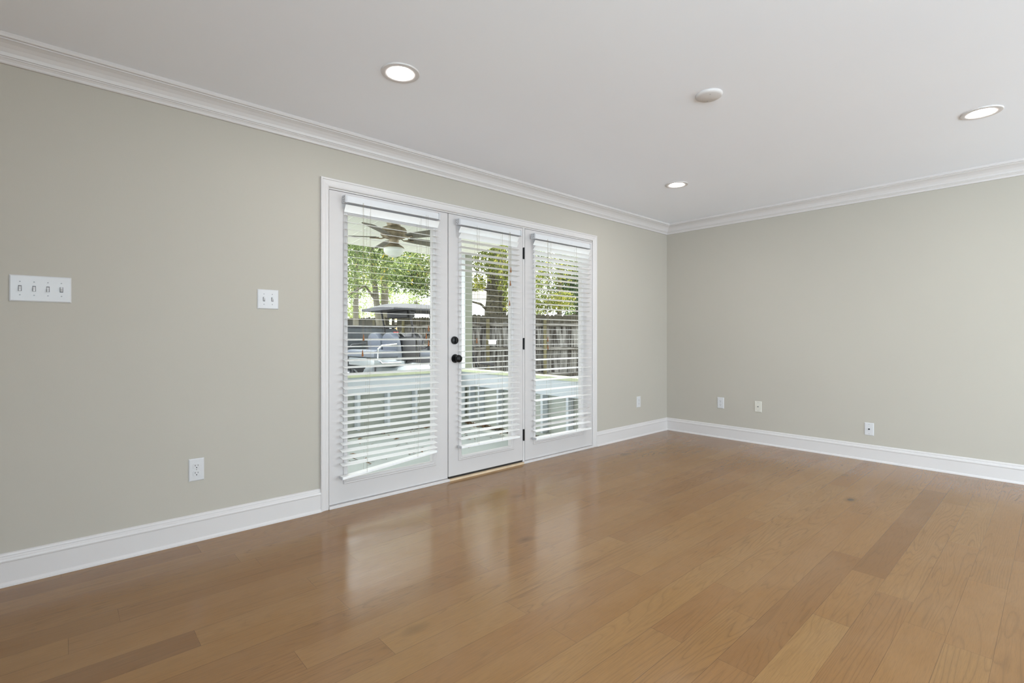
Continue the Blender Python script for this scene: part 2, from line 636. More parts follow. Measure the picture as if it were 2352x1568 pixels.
# floor: one quad per plank, seams and end joints where the photo has them
SEAM0, PITCH = -0.068, 0.12662
JOINTS = [(-4.79, -.122), (-4.67, -.38), (-5.15, -.648), (-4.49, -.897), (-4.715, -1.40), (-5.30, -.765), (-4.455, -1.168),
          (-4.145, -.261), (-5.32, -.03), (-4.95, -1.01), (-4.24, -.765), (-4.46, -1.527), (-3.945, -1.911), (-3.77, -1.03),
          (-3.825, -1.283), (-3.345, -1.788), (-3.665, -2.16), (-2.86, -2.03), (-3.315, -2.285), (-3.655, -2.415),
          (-3.105, -2.537), (-2.965, -2.92), (-2.375, -2.397), (-1.78, -2.773), (-2.55, -2.549), (-2.705, -2.657),
          (-2.27, -2.909), (-2.235, -1.888), (-1.645, -2.376), (-3.15, -2.16), (-2.905, -2.772), (-0.71, -2.507),
          (-0.775, -2.754), (-1.14, -1.61), (-0.64, -2.89)]
TONES = [(-3.5, -2.415, .10, .9), (-2.9, -2.415, .22, .8), (-3.9, -2.415, .62, .9), (-1.5, -2.507, .10, .6), (-3.5, -2.537, .92, .1),
         (-2.9, -2.537, .55, .5), (-3.4, -2.657, .5, .9), (-2.6, -2.285, .5, .5), (-3.6, -2.285, .6, .2), (-3.6, -1.911, .25, .7),
         (-4.3, -1.283, .30, .6), (-5.6, -.648, .25, .5), (-4.7, -.38, .35, .6), (-3.3, -2.03, .8, .1), (-2.5, -2.03, .8, .2),
         (-2.6, -1.888, .45, .5), (-3.4, -1.788, .5, .9), (-4.0, -1.788, .45, .8), (-4.0, -1.65, .75, .3), (-4.0, -1.527, .8, .2),
         (-4.9, -1.527, .45, .9), (-2.0, -2.772, .6, .4), (-3.3, -2.772, .5, .5), (-2.3, -2.92, .45, .5), (-4.9, -.26, .3, .6),
         (-4.9, -.122, .25, .8), (-4.2, -.25, .7, .3)]


def row(y):
    return int(math.floor((SEAM0 - y) / PITCH))


rj = {}
for x, y in JOINTS:
    rj.setdefault(row(y), []).append(x)
rng = random.Random(5)
fv, ff, fu, fc = [], [], [], []
nrow = int((-YN) / PITCH) + 2
for k in range(-1, nrow):
    y1 = min(0.0, SEAM0 - k * PITCH)
    y0 = max(YN, SEAM0 - (k + 1) * PITCH)
    if y1 - y0 < 1e-4:
        continue
    js = sorted(rj.get(k, []))
    xs = [XW] + js + [0.0]
    out = [XW]
    for a, b2 in zip(xs[:-1], xs[1:]):
        g = b2 - a
        # long stretches are broken up at random
        cur = a
        while b2 - cur > 2.3:
            cur += rng.uniform(0.9, 1.9)
            if b2 - cur < 0.5:
                break
            out.append(cur)
        out.append(b2)
    out = sorted(set(out))
    for a, b2 in zip(out[:-1], out[1:]):
        rn, tn, wm = rng.random(), min(1, max(0, rng.gauss(.55, .16))), rng.random()
        for tx, ty, t1, w1 in TONES:
            if row(ty) == k and a < tx < b2:
                tn, wm = t1, w1
        n = len(fv)
        yu0 = y0 if k < nrow - 1 else y0
        fv += [(a, y0, 0), (b2, y0, 0), (b2, y1, 0), (a, y1, 0)]
        ff.append((n, n + 1, n + 2, n + 3))
        fu.append((a, b2, y0, y1))
        fc.append((rn, tn, wm))
# each plank is cut into strips so that its distance to the edge can be stored per corner
me = bpy.data.meshes.new('floor')
V, Fc, UVv, CC = [], [], [], []
for (a, b2, y0, y1), c3 in zip(fu, fc):
    e = 0.004
    xs_ = [a, a + e, b2 - e, b2]
    ys_ = [y0, y0 + e, y1 - e, y1]
    if y1 - y0 < .01:
        ys_ = [y0, (y0 + y1) / 2, y1]
    n = len(V)
    nx, ny = len(xs_), len(ys_)
    for yy in ys_:
        for xx in xs_:
            V.append((xx, yy, 0))
    for j in range(ny - 1):
        for i in range(nx - 1):
            q = (n + j * nx + i, n + j * nx + i + 1, n + (j + 1) * nx + i + 1, n + (j + 1) * nx + i)
            Fc.append(q)
            CC.append(c3)
            for vi in q:
                xx, yy, _ = V[vi]
                UVv.append((min(xx - a, b2 - xx), min(yy - y0, y1 - yy)))
me.from_pydata(V, [], Fc)
uvl = me.uv_layers.new(name='edge')
uvl.data.foreach_set('uv', np.array(UVv, dtype=np.float32).ravel())
ca = me.attributes.new('plank', 'FLOAT_COLOR', 'FACE')
ca.data.foreach_set('color', np.array([(*c, 1) for c in CC], dtype=np.float32).ravel())
me.materials.append(M_FLOOR)
fl = bpy.data.objects.new('floor', me)
COL.objects.link(fl)
tag(fl, 'oak plank floor with a satin finish', kind='structure')


def strip(name, prof, a, b2, m, lab):
    """sweep a profile (out from the wall, z) along a straight wall run; a,b2 with mitre flags"""
    (pa, na, ma), (pb, nb, mb) = a, b2   # point on the wall, outward normal, mitre (+1 shortens with projection)
    pa, pb = Vector(pa), Vector(pb)
    d = (pb - pa).normalized()
    nn = Vector(na)
    n = len(prof)
    vs = []
    for P, mt, sg in ((pa, ma, 1), (pb, mb, -1)):
        for o_, z in prof:
            vs.append(P + nn * o_ + d * (sg * mt * o_) + Vector((0, 0, z)))
    fs = [tuple(range(n))[::-1], tuple(range(n, 2 * n))]
    for k in range(n):
        fs.append((k, (k + 1) % n, n + (k + 1) % n, n + k))
    o = MB().add(vs, fs).build(name, m)
    return tag(o, lab, kind='structure')


BB = [(0, 0), (.026, 0), (.025, .008), (.021, .014), (.0165, .018), (.0155, .104), (.0175, .106), (.0185, .112), (.016, .120),
      (.0105, .124), (.0095, .129), (.0105, .133), (.0085, .139), (.004, .143), (0, .144)]
strip('baseboard_left', BB, ((XW, 0, 0), (0, -1, 0), 1), ((-4.111, 0, 0), (0, -1, 0), 0), M_TRIM, 'white baseboard left of the glass doors')
strip('baseboard_left', BB, ((-1.344, 0, 0), (0, -1, 0), 0), ((0, 0, 0), (0, -1, 0), 1), M_TRIM, 'white baseboard between the glass doors and the corner')
strip('baseboard_right', BB, ((0, 0, 0), (-1, 0, 0), 1), ((0, YN, 0), (-1, 0, 0), 1), M_TRIM, 'white baseboard along the right wall')
strip('baseboard_near', BB, ((0, YN, 0), (0, 1, 0), 1), ((XW, YN, 0), (0, 1, 0), 1), M_TRIM, 'white baseboard behind the camera')
strip('baseboard_far', BB, ((XW, YN, 0), (1, 0, 0), 1), ((XW, 0, 0), (1, 0, 0), 1), M_TRIM, 'white baseboard at the far left end')
z0 = 2.304 - CEIL
CR = [(0, z0), (.010, z0), (.013, z0 + .004), (.014, z0 + .012), (.020, z0 + .020), (.024, z0 + .022), (.024, z0 + .027), (.030, z0 + .028),
      (.034, z0 + .042), (.044, z0 + .058), (.058, z0 + .071), (.072, z0 + .079), (.078, z0 + .081), (.078, z0 + .086), (.088, z0 + .088),
      (.092, z0 + .096), (.092, 0), (0, 0)]
for i, (A, B_, nn) in enumerate([((XW, 0, CEIL), (0, 0, CEIL), (0, -1, 0)), ((0, 0, CEIL), (0, YN, CEIL), (-1, 0, 0)),
                                 ((0, YN, CEIL), (XW, YN, CEIL), (0, 1, 0)), ((XW, YN, CEIL), (XW, 0, CEIL), (1, 0, 0))]):
    strip('trim_%d' % (i + 1), CR, (A, nn, 1), (B_, nn, 1), M_TRIM, 'white crown moulding ' + ['over the glass doors', 'over the right wall', 'behind the camera', 'at the far left end'][i])

# casing round the door unit: stepped profile mitred at the top corners
cw = 0.053
CP = [(0, 0.0), (0, .020), (.006, .0215), (.011, .0205), (.013, .0165), (.022, .0150), (.036, .0125), (.041, .0140), (.046, .0140), (.049, .0105), (.0, .0)]
CP = [(0, 0), (0, .0195), (.004, .0215), (.010, .0205), (.013, .0160), (.024, .0150), (.036, .0120), (.040, .0135), (.046, .0135), (.053, .0095), (.053, 0)]
cx0, cx1, cz = -4.111, -1.344, 2.108
vs, n = [], len(CP)
path = [((cx0, 0), (1, 0)), ((cx0, cz), (1, -1)), ((cx1, cz), (-1, -1)), ((cx1, 0), (-1, 0))]
for (px_, pz_), (dx_, dz_) in path:
    for o_, t_ in CP:
        vs.append((px_ + dx_ * o_, -t_, pz_ + dz_ * o_))
fs = []
for i in range(3):
    for k in range(n):
        fs.append((i * n + k, i * n + (k + 1) % n, (i + 1) * n + (k + 1) % n, (i + 1) * n + k))
fs += [tuple(range(n)), tuple(3 * n + k for k in range(n))]
tag(MB().add(vs, fs).build('trim_5', M_TRIM), 'white stepped casing around the triple glass doors', kind='structure')
# jambs, head and mullions behind the panels + sill
j = MB()
j.box(OX0, OX0 + .008, .0, .139, 0, OZ1).box(OX1 - .006, OX1, .0, .139, 0, OZ1).box(OX0, OX1, 0.0, .139, OZ1 - .008, OZ1)
j.box(-3.165, -3.105, .048, .138, 0.0, OZ1 - .008).box(-2.3465, -2.3275, .002, .138, 0.0, OZ1 - .008).box(-2.375, -2.300, .048, .138, 0.0, OZ1 - .008)
tag(j.build('trim_6', M_TRIM), 'white jambs and mullions between the glass door panels', kind='structure')
j = MB()
j.box(-4.058, -3.132, -.022, .139, 0, .018).box(-2.352, -1.400, -.022, .139, 0, .018)
tag(j.build('trim_7', M_TRIM, bevel=.002), 'white sill strips below the fixed glass panels', kind='structure')
j = MB().box(-3.132, -2.352, -.020, .139, -.002, .013)
tag(j.build('trim_8', M_THRESH, bevel=.002), 'bare wood threshold under the middle door', kind='structure')


def panel(name, x0, x1, z0, z1, g, lab):
    gx0, gx1, gz0, gz1 = g
    r = empty(name, (x0, 0, 0))
    tag(r, lab, kind='structure')
    X = -x0
    f = MB()
    f.box(x0 + X, gx0 + X, .0, .044, z0, z1).box(gx1 + X, x1 + X, .0, .044, z0, z1)
    f.box(gx0 + X, gx1 + X, .0, .044, z0, gz0).box(gx0 + X, gx1 + X, .0, .044, gz1, z1)
    f.build('stiles_and_rails', M_DOOR, r)
    # raised moulded bead round the glass
    P = [(.024, 0), (.024, -.006), (.020, -.0095), (.014, -.0080), (.010, -.0105), (.004, -.0110), (-.004, -.006), (-.008, .004), (-.008, .018), (.0, .018), (.0, 0)]
    vs, n = [], len(P)
    for cx, cz_, sx, sz in ((gx0, gz0, -1, -1), (gx1, gz0, 1, -1), (gx1, gz1, 1, 1), (gx0, gz1, -1, 1)):
        for o_, y in P:
            vs.append((cx + X + sx * o_, y, cz_ + sz * o_))
    fs = []
    for i in range(4):
        for k in range(n):
            fs.append((i * n + k, i * n + (k + 1) % n, ((i + 1) % 4) * n + (k + 1) % n, ((i + 1) % 4) * n + k))
    MB().add(vs, fs).build('glazing_bead', M_DOOR, r)
    MB().box(gx0 + X, gx1 + X, .020, .024, gz0, gz1).build('glass_pane', M_GLASS, r)
    return r


panel('window_1', -4.052, -3.139, .022, 2.040, (-3.936, -3.268, .165, 1.905), 'fixed white glass panel left of the middle door')
panel('window_2', -2.3235, -1.404, .022, 2.040, (-2.203, -1.560, .172, 1.905), 'fixed white glass panel right of the middle door')
dr = panel('door_1', -3.131, -2.352, .030, 2.040, (-3.016, -2.482, .165, 1.905), 'white glass door with black knob in the middle')
X = 3.131
rose = MB()
Mk = T(-3.071 + X, 0, .932) @ R(PI / 2, 'X')
rose.lathe([(.0, 0), (.033, 0), (.034, .004), (.031, .010), (.014, .012), (.0125, .020)], 28, Mk)
knob = MB().lathe([(.0125, .018), (.0125, .028), (.020, .034), (.0275, .042), (.0295, .050), (.028, .058), (.022, .0645), (.010, .067), (0, .0675)], 28, Mk)
ko = rose.build('door_knob', M_BLACK, dr, smooth=True)
knob.build('knob_grip', M_BLACK, ko, smooth=True)
Md = T(-3.079 + X, 0, 1.072) @ R(PI / 2, 'X')
db = MB().lathe([(0, 0), (.029, 0), (.031, .005), (.029, .016), (.022, .019), (0, .0195)], 28, Md).build('deadbolt', M_BLACK, dr, smooth=True)
MB().prism([(-.0045, -.018), (.0045, -.018), (.0055, 0), (.0045, .018), (-.0045, .018), (-.0055, 0)], .019, .030, Md).build('thumb_turn', M_BLACK, db, bevel=.0015)
for hz in (1.824, 1.039, .247):
    h = MB()
    h.box(-2.350 + X, -2.3445 + X, -.004, .020, hz - .048, hz + .048)
    ho = h.build('hinge', M_BLACK, dr)
    MB().lathe([(.0001, -.050), (.0055, -.050), (.0055, .050), (.0001, .050)], 12, T(-2.3435 + X, -.0065, hz)).build('hinge_pin', M_BLACK, ho, smooth=True)
    MB().box(-2.3420 + X, -2.3285 + X, -.0035, .0, hz - .048, hz + .048).build('hinge_leaf', M_STEEL, ho)
MB().box(-3.128 + X, -2.354 + X, .004, .040, .0135, .0305).build('door_gap_shade', M_GAP, dr)  # dark strip standing for the shade in the gap under the door


# ================================================================== BLINDS
def blind(name_lab, x0, x1, sx0, sx1, ztop, zfirst, zlast, rail_l, rail_r, ladders, pulls, tiltf, drift, z_pitch=.0447):
    """x0,x1 headrail ends; sx0,sx1 slat ends; tiltf(i, z) -> slope dz/dy of a slat (positive: room edge down)"""
    r = empty('window_blind', ((x0 + x1) / 2, 0, ztop))
    tag(r, name_lab, 'blind')
    ox, oz = (x0 + x1) / 2, ztop
    h = MB()
    h.box(x0 - ox, x1 - ox, -.056, -.012, -.042, 0)
    hr = h.build('headrail', M_RAIL, r, bevel=.002)
    for sx in (x0 - ox, x1 - ox):
        b_ = MB()
        s_ = -1 if sx < 0 else 1
        b_.box(sx - .0015 if s_ < 0 else sx - .012, sx + .012 if s_ < 0 else sx + .0015, -.060, -.0115, -.046, .004)
        bo = b_.build('end_bracket', M_BRKT, r, bevel=.0012)
        hb = MB()
        for yy, zz in ((-.044, -.008), (-.026, -.008), (-.044, -.024), (-.026, -.024), (-.035, -.036)):
            hb.lathe([(.0001, 0), (.0028, 0), (.0028, .0006), (.0001, .0006)], 10, T(sx + s_ * .0015, yy, zz) @ R(s_ * PI / 2, 'Y'))
        hb.build('screw_hole', M_SLOT, bo)
    n = int(round((zfirst - zlast) / z_pitch)) + 1
    sl = MB()
    rg = random.Random(int(abs(x0) * 1000))
    yc = -.037
    for i in range(n):
        z = zfirst - i * z_pitch
        tl = tiltf(i, z)
        dx = drift(z)
        raise_ = 0.0
        zl = z + rg.uniform(-.0008, .0008)
        # last slats lean with the bottom rail
        kk = i - (n - 3)
        if kk > 0:
            raise_ = kk * .25 * (rail_r - rail_l) * .35
        ang = math.atan(tl)
        seg = 6
        vs = []
        a_ = sx0 + dx + rg.uniform(-.002, .002)
        b2 = sx1 + dx + rg.uniform(-.002, .002)
        for xx, rz in ((a_, 0), (b2, raise_)):
            for (u0, v0) in [(q / seg * .05 - .025, .0007 + .0010 * (1 - (2 * q / seg - 1) ** 2)) for q in range(seg + 1)] + [(.025 - q / seg * .05, -.0007 + .0010 * (1 - (2 * q / seg - 1) ** 2)) for q in range(seg + 1)]:
                yy = u0 * math.cos(ang) - v0 * math.sin(ang)
                zz = u0 * math.sin(ang) + v0 * math.cos(ang)
                vs.append((xx - ox, yc + yy, zl + rz + zz - oz))
        m_ = len(vs) // 2
        fs = [tuple(range(m_)), tuple(range(m_, 2 * m_))]
        for k in range(m_):
            fs.append((k, (k + 1) % m_, m_ + (k + 1) % m_, m_ + k))
        sl.add(vs, fs)
    so = sl.build('slats', M_BLIND, r)
    # bottom rail
    dxl = drift(rail_l)
    L = sx1 - sx0
    a = math.atan2(rail_r - rail_l, L)
    Mr = T(sx0 + dxl - ox, yc, rail_l - oz) @ R(-a, 'Y')
    br = MB().box(0, L, -.026, .026, -.008, .009, Mr).build('bottom_rail', M_BLIND, r, bevel=.003)
    for q in (-.002, L - .004):
        MB().box(q, q + .006, -.026, .026, -.009, .010, Mr).build('end_cap', M_BRKT, br, bevel=.001)
    for lx in ladders:
        c = MB()
        f_ = (lx - sx0) / L
        zb = rail_l + f_ * (rail_r - rail_l)
        for yy in (yc - .0275, yc + .0275):
            c.tube([(lx - ox, yy, -.042), (lx + drift(1.0) * .5 - ox, yy, 1.0 - oz), (lx + drift(zb) - ox, yy, zb - oz)], .0007, 5)
        c.tube([(lx + .008 - ox, yc, -.042), (lx + .008 + drift(zb) - ox, yc, zb - oz)], .0005, 5)
        c.build('ladder_cord', M_CORD, r)
    for lx, zt, dxx in pulls:
        c = MB()
        c.tube([(lx - ox, -.058, -.030), (lx + dxx * .4 - ox, -.066, (zt - oz) * .5), (lx + dxx - ox, -.067, zt + .012 - oz)], .0007, 5)
        po = c.build('pull_cord', M_CORD, r)
        MB().lathe([(.0018, .020), (.0030, .018), (.0038, .004), (.0062, -.010), (.0066, -.018), (.0040, -.021), (.0001, -.0215)], 12,
                   T(lx + dxx - ox, -.067, zt - oz)).build('tassel', M_TASSEL, po, smooth=True)
    # tilt cord clip under the headrail
    return r


def tilt_l(i, z):
    if i == 0:
        return -1.7
    if i in (26,):
        return .26
    return (.06 + .15 * (z - 1.1) if z > 1.1 else (.17 if i % 2 else .12) if z > .95 else .20) + .02 * math.sin(i * 2.7)


def tilt_m(i, z):
    if i == 0:
        return -1.5
    if i == 1:
        return -1.1
    if i <= 7:
        return -.10 - .04 * ((i * 7) % 3)
    if z > 1.0:
        return .03 + .12 * (z - 1.0)
    return .09 if z > .75 else .17


def tilt_r(i, z):
    if i < 7:
        return [-1.3, -.95, -.72, -.60, -.52, -.42, -.32][i]
    if i < 14:
        return -.12 - .03 * (i % 2)
    if i in (15,):
        return -.10
    if z > 1.0:
        return .06
    if i in (23, 25, 27, 29, 31):
        return .20
    if i in (34, 33):
        return -.45 if i == 34 else -.28
    if i == 36:
        return -.78
    if z > .38:
        return -.12
    return .20


def drift_l(z):
    return -.026 * max(0.0, min(1.0, (1.15 - z) / .75))


blind('white blind on the left glass panel, its bottom rail hanging crooked', -3.970, -3.246, -3.964, -3.244, 2.008, 1.930, .262,
      .192, .258, (-3.799, -3.413), [(-3.846, 1.094, -.005), (-3.850, .991, -.008), (-3.350, 1.160, -.002), (-3.366, 1.106, -.005), (-3.350, 1.053, -.002)], tilt_l, drift_l)
blind('narrow white blind on the middle door with the black knob', -3.071, -2.418, -3.053, -2.438, 2.000, 1.925, .300,
      .252, .252, (-2.884, -2.640), [(-2.900, 1.069, -.010), (-2.548, 1.655, -.003), (-2.552, 1.545, -.004), (-2.562, 1.378, -.004)], tilt_m, lambda z: 0.0)
blind('white blind on the right glass panel, upper slats tilted shut', -2.262, -1.490, -2.248, -1.484, 2.000, 1.925, .255,
      .206, .206, (-2.064, -1.717), [(-2.100, 1.077, -.007), (-2.096, 1.007, -.010)], tilt_r, lambda z: 0.0)


# ================================================================== WALL PLATES
def plate_root(lab, cat, c, wall, name, group=None):
    r = empty(name, c, 0 if wall == 'L' else PI / 2 * -1)
    tag(r, lab, cat, group)
    return r


def plate(r, wd, ht, m):
    v = MB()
    t, bz = .006, .0045
    a = [(-wd / 2, 0, -ht / 2), (wd / 2, 0, -ht / 2), (wd / 2, 0, ht / 2), (-wd / 2, 0, ht / 2)]
    b_ = [(-wd / 2, -.003, -ht / 2), (wd / 2, -.003, -ht / 2), (wd / 2, -.003, ht / 2), (-wd / 2, -.003, ht / 2)]
    c = [(-wd / 2 + bz, -t, -ht / 2 + bz), (wd / 2 - bz, -t, -ht / 2 + bz), (wd / 2 - bz, -t, ht / 2 - bz), (-wd / 2 + bz, -t, ht / 2 - bz)]
    fs = []
    for o_ in (0, 4):
        for k in range(4):
            fs.append((o_ + k, o_ + (k + 1) % 4, o_ + 4 + (k + 1) % 4, o_ + 4 + k))
    fs += [(0, 3, 2, 1), (8, 9, 10, 11)]
    return v.add(a + b_ + c, fs).build('wall_plate', m, r, bevel=.0008)


def screws(r, pts, m=None, rad=.0028):
    for x, z in pts:
        s = MB().lathe([(.0001, 0), (rad, 0), (rad * .8, .0010), (.0001, .0012)], 12, T(x, -.0058, z) @ R(PI / 2, 'X')).build('screw', m or M_SCREW, r)
        MB().box(x - rad * .8, x + rad * .8, -.0074, -.0068, z - .0004, z + .0004).build('screw_slot', M_SLOT, s)


def toggle(r, x, up):
    m = MB()
    m.box(x - .0058, x + .0058, -.0066, -.0055, -.0125, .0125)
    s = m.build('switch_slot', M_SHADE, r)
    g = MB()
    d = 1 if up else -1
    g.add([(x - .0040, -.006, -.0095), (x + .0040, -.006, -.0095), (x + .0040, -.006, .0095), (x - .0040, -.006, .0095),
           (x - .0035, -.0155, d * .0085 - .004), (x + .0035, -.0155, d * .0085 - .004), (x + .0035, -.0155, d * .0085 + .003), (x - .0035, -.0155, d * .0085 + .003)],
          [(0, 3, 2, 1), (4, 5, 6, 7), (0, 1, 5, 4), (1, 2, 6, 5), (2, 3, 7, 6), (3, 0, 4, 7)])
    g.build('toggle', M_PLATE, r, bevel=.0008)


r = plate_root('wide white plate with four toggle switches', 'light switch', (-5.3875, 0, 1.318), 'L', 'light_switch')
plate(r, .207, .118, M_PLATE)
for q, (x, up) in enumerate(((-.069, False), (-.023, False), (.023, False), (.069, True))):
    toggle(r, x, up)
    screws(r, [(x, .030), (x, -.030)])
r = plate_root('white plate with two toggle switches beside the glass doors', 'light switch', (-4.4175, 0, 1.320), 'L', 'light_switch')
plate(r, .116, .114, M_PLATE)
for x in (-.023, .023):
    toggle(r, x, True)
    screws(r, [(x, .030), (x, -.030)])


def duplex(lab, c, wall):
    r = plate_root(lab, 'outlet', c, wall, 'wall_outlet')
    plate(r, .072, .120, M_PLATE)
    for dz in (.0195, -.0195):
        pr = []
        for k in range(28):
            a = 2 * PI * k / 28
            pr.append((max(-.0168, min(.0168, .0195 * math.cos(a))), max(-.0142, min(.0142, .0175 * math.sin(a)))))
        f_ = MB().prism(pr, 0, .0018, T(0, -.0058, dz) @ R(PI / 2, 'X')).build('socket_face', M_PLATE, r, bevel=.0005)
        MB().box(-.0078, -.0056, -.0080, -.0074, dz - .0005, dz + .0080).build('slot', M_SLOT, f_)
        MB().box(.0056, .0076, -.0080, -.0074, dz + .0002, dz + .0075).build('slot', M_SLOT, f_)
        MB().lathe([(.0001, 0), (.0027, 0), (.0027, .0006), (.0001, .0006)], 14, T(0, -.0075, dz - .0078) @ R(PI / 2, 'X')).build('ground_hole', M_SLOT, f_)
    screws(r, [(0, 0)], rad=.0022)
    return r


duplex('white double outlet low on the wall left of the doors', (-4.7785, 0, .383), 'L')
duplex('white double outlet between the glass doors and the corner', (-.5885, 0, .3795), 'L')
duplex('white double outlet on the right wall nearest the corner', (0, -.6515, .380), 'R')


def coax(lab, c, m, md):
    r = plate_root(lab, 'cable plate', c, 'R', 'cable_plate')
    plate(r, .070, .112, m)
    screws(r, [(0, .042), (0, -.042)])
    j_ = MB().lathe([(.0001, 0), (.0068, 0), (.0068, .003), (.0048, .003), (.0048, .011), (.0001, .011)], 6, T(0, -.0058, 0) @ R(PI / 2, 'X')).build('cable_jack', md, r)
    return r


coax('wall-coloured cable plate just right of the corner outlet', (0, -1.044, .380), M_PLATEP, M_STEEL)
coax('white cable plate low on the right wall, farthest from the corner', (0, -1.994, .280), M_PLATE, M_BLACK)


# ================================================================== CEILING FIXTURES
def can(lab, x, y):
    r = empty('recessed_light', (x, y, CEIL))
    tag(r, lab, 'ceiling light')
    MB().lathe([(.0945, 0), (.0945, -.003), (.092, -.0060), (.080, -.0075), (.066, -.0060), (.060, -.0035), (.060, -.0005)], 56, None, caps=False).build('trim_ring', M_TRIM, r, smooth=True)
    MB().lathe([(.0601, -.0020), (.057, -.0034), (.0001, -.0036)], 48, None, caps=False).build('lens', M_LAMP, r)
    return r


can('lit recessed ceiling light nearest the camera, over the left glass panel', -4.072, -.935)
can('lit recessed ceiling light near the far corner of the room', -1.393, -.915)
can('lit recessed ceiling light at the right edge of the photo', -1.336, -2.825)
for x, y in ((-4.072, -2.83),):
    can('lit recessed ceiling light above and behind the camera', x, y)['group'] = 'ceiling lights behind the camera'

r = empty('ceiling_cover_plate', (-2.722, -1.858, CEIL))
tag(r, 'round white blank cover on the ceiling between the lights', 'ceiling cover')
MB().lathe([(.069, 0), (.069, -.006), (.066, -.012), (.058, -.0165), (.0001, -.0175)], 48).build('cover', M_TRIM, r, smooth=True)
for a in (0.6, 0.6 + PI):
    MB().lathe([(.0001, -.0168), (.0022, -.0170), (.0018, -.0186), (.0001, -.0188)], 10, T(.040 * math.cos(a), .040 * math.sin(a), 0)).build('screw', M_SCREW, r)

# ================================================================== PORCH
PZ = -.09
tag(MB().box(-9.5, -1.09, .14, 2.72, PZ - .12, PZ).build('porch_floor', M_PORCHF), 'pale green painted porch floor', kind='structure')


def half_wall(lab, org, rz, L, flip, studs, lz=.64):
    """runs along local +x; inner (house) face at local y=0, outside at +y"""
    r = empty('porch_half_wall', org, rz)
    tag(r, lab, 'half wall')
    H_ = lz - PZ
    cap = MB().box(0, L, -.030, .150, H_ - .036, H_)
    cap.build('cap_board', M_CAPG, r, bevel=.004)
    MB().box(0, L, -.002, .018, H_ - .225, H_ - .036).build('fascia_board', M_PORCHB, r, bevel=.002)
    MB().box(0, L, .018, .110, 0.0, .038).build('bottom_plate', M_PORCHW, r)
    s = MB()
    hh_ = H_ - .036
    nb = 6
    for k in range(nb):
        z_0, z_1 = k * hh_ / nb, (k + 1) * hh_ / nb
        s.add([(0, .112, z_0), (L, .112, z_0), (L, .112, z_1), (0, .112, z_1), (0, .132, z_0), (L, .132, z_0), (L, .122, z_1), (0, .122, z_1)],
              [(0, 1, 2, 3), (4, 7, 6, 5), (0, 4, 5, 1), (3, 2, 6, 7), (0, 3, 7, 4), (1, 5, 6, 2)])
    s.build('siding', M_PORCHW, r)
    for x in studs:
        if 0 < x < L - .03:
            MB().box(x, x + .038, .018, .107, .038, H_ - .036).build('stud', M_PORCHB, r, bevel=.002)
    return r


half_wall('pale green porch half wall running along the front behind the doors', (-9.5, 2.62, PZ), 0, 8.41, 1, [9.5 - 2.618 - .019 + q * .4045 - 5 * 4 * .4045 for q in range(0, 24) if 9.5 - 2.618 - .019 + (q - 20) * .4045 < 8.3])
half_wall('pale blue-white porch half wall at the right side of the porch', (-1.09, 2.62, PZ), -PI / 2, 2.46, 1, [.16, .36, .765, 1.17, 1.575, 1.98, 2.36])
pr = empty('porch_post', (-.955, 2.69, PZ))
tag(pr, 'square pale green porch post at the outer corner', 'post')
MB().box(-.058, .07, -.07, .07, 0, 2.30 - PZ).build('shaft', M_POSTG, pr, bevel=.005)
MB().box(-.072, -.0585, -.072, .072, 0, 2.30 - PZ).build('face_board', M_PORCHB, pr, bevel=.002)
pr = empty('porch_post', (-1.04, .19, PZ))
tag(pr, 'slim white corner board against the house at the porch end', 'post')
MB().box(-.045, .045, -.045, .045, 0, 2.46 - PZ).build('shaft', M_PORCHB, pr, bevel=.004)
MB().box(.046, .11, -.03, .045, 0, 2.46 - PZ).build('side_board', M_CAPG, pr, bevel=.004)

# sloping boarded porch ceiling, boards run out from the house
cb = MB()
zc = lambda y: 2.27 + .085 * (2.75 - y)
x = -9.5
while x < -.93:
    x1 = min(x + .143, -.93)
    for (a, b2, dz) in ((x, x1 - .008, 0.0), (x1 - .008, x1, -.003)):
        y0, y1 = .14, 2.86
        cb.add([(a, y0, zc(y0) + dz), (b2, y0, zc(y0) + dz), (b2, y1, zc(y1) + dz), (a, y1, zc(y1) + dz),
                (a, y0, zc(y0) + .03), (b2, y0, zc(y0) + .03), (b2, y1, zc(y1) + .03), (a, y1, zc(y1) + .03)],
               [(0, 1, 2, 3), (4, 7, 6, 5), (0, 4, 5, 1), (1, 5, 6, 2), (2, 6, 7, 3), (3, 7, 4, 0)])
    x += .143
tag(cb.build('porch_ceiling', M_BEAD), 'pale boarded ceiling of the porch', kind='structure')
tag(MB().add([(-9.6, .14, zc(.14) + .05), (-.85, .14, zc(.14) + .05), (-.85, 3.0, zc(3.0) + .05), (-9.6, 3.0, zc(3.0) + .05),
              (-9.6, .14, zc(.14) + .2), (-.85, .14, zc(.14) + .2), (-.85, 3.0, zc(3.0) + .12), (-9.6, 3.0, zc(3.0) + .12)],
             [(0, 1, 2, 3), (4, 7, 6, 5), (0, 4, 5, 1), (1, 5, 6, 2), (2, 6, 7, 3), (3, 7, 4, 0)]).build('porch_roof', M_ROOFM), 'shed roof over the porch', kind='structure')
# house face outside and roof slab over the room (keeps daylight out of the ceiling)
tag(MB().box(XW - .3, .3, YN - .3, .3, CEIL + .12, CEIL + .3).build('house_roof', M_ROOFM), 'roof over the room', kind='structure')

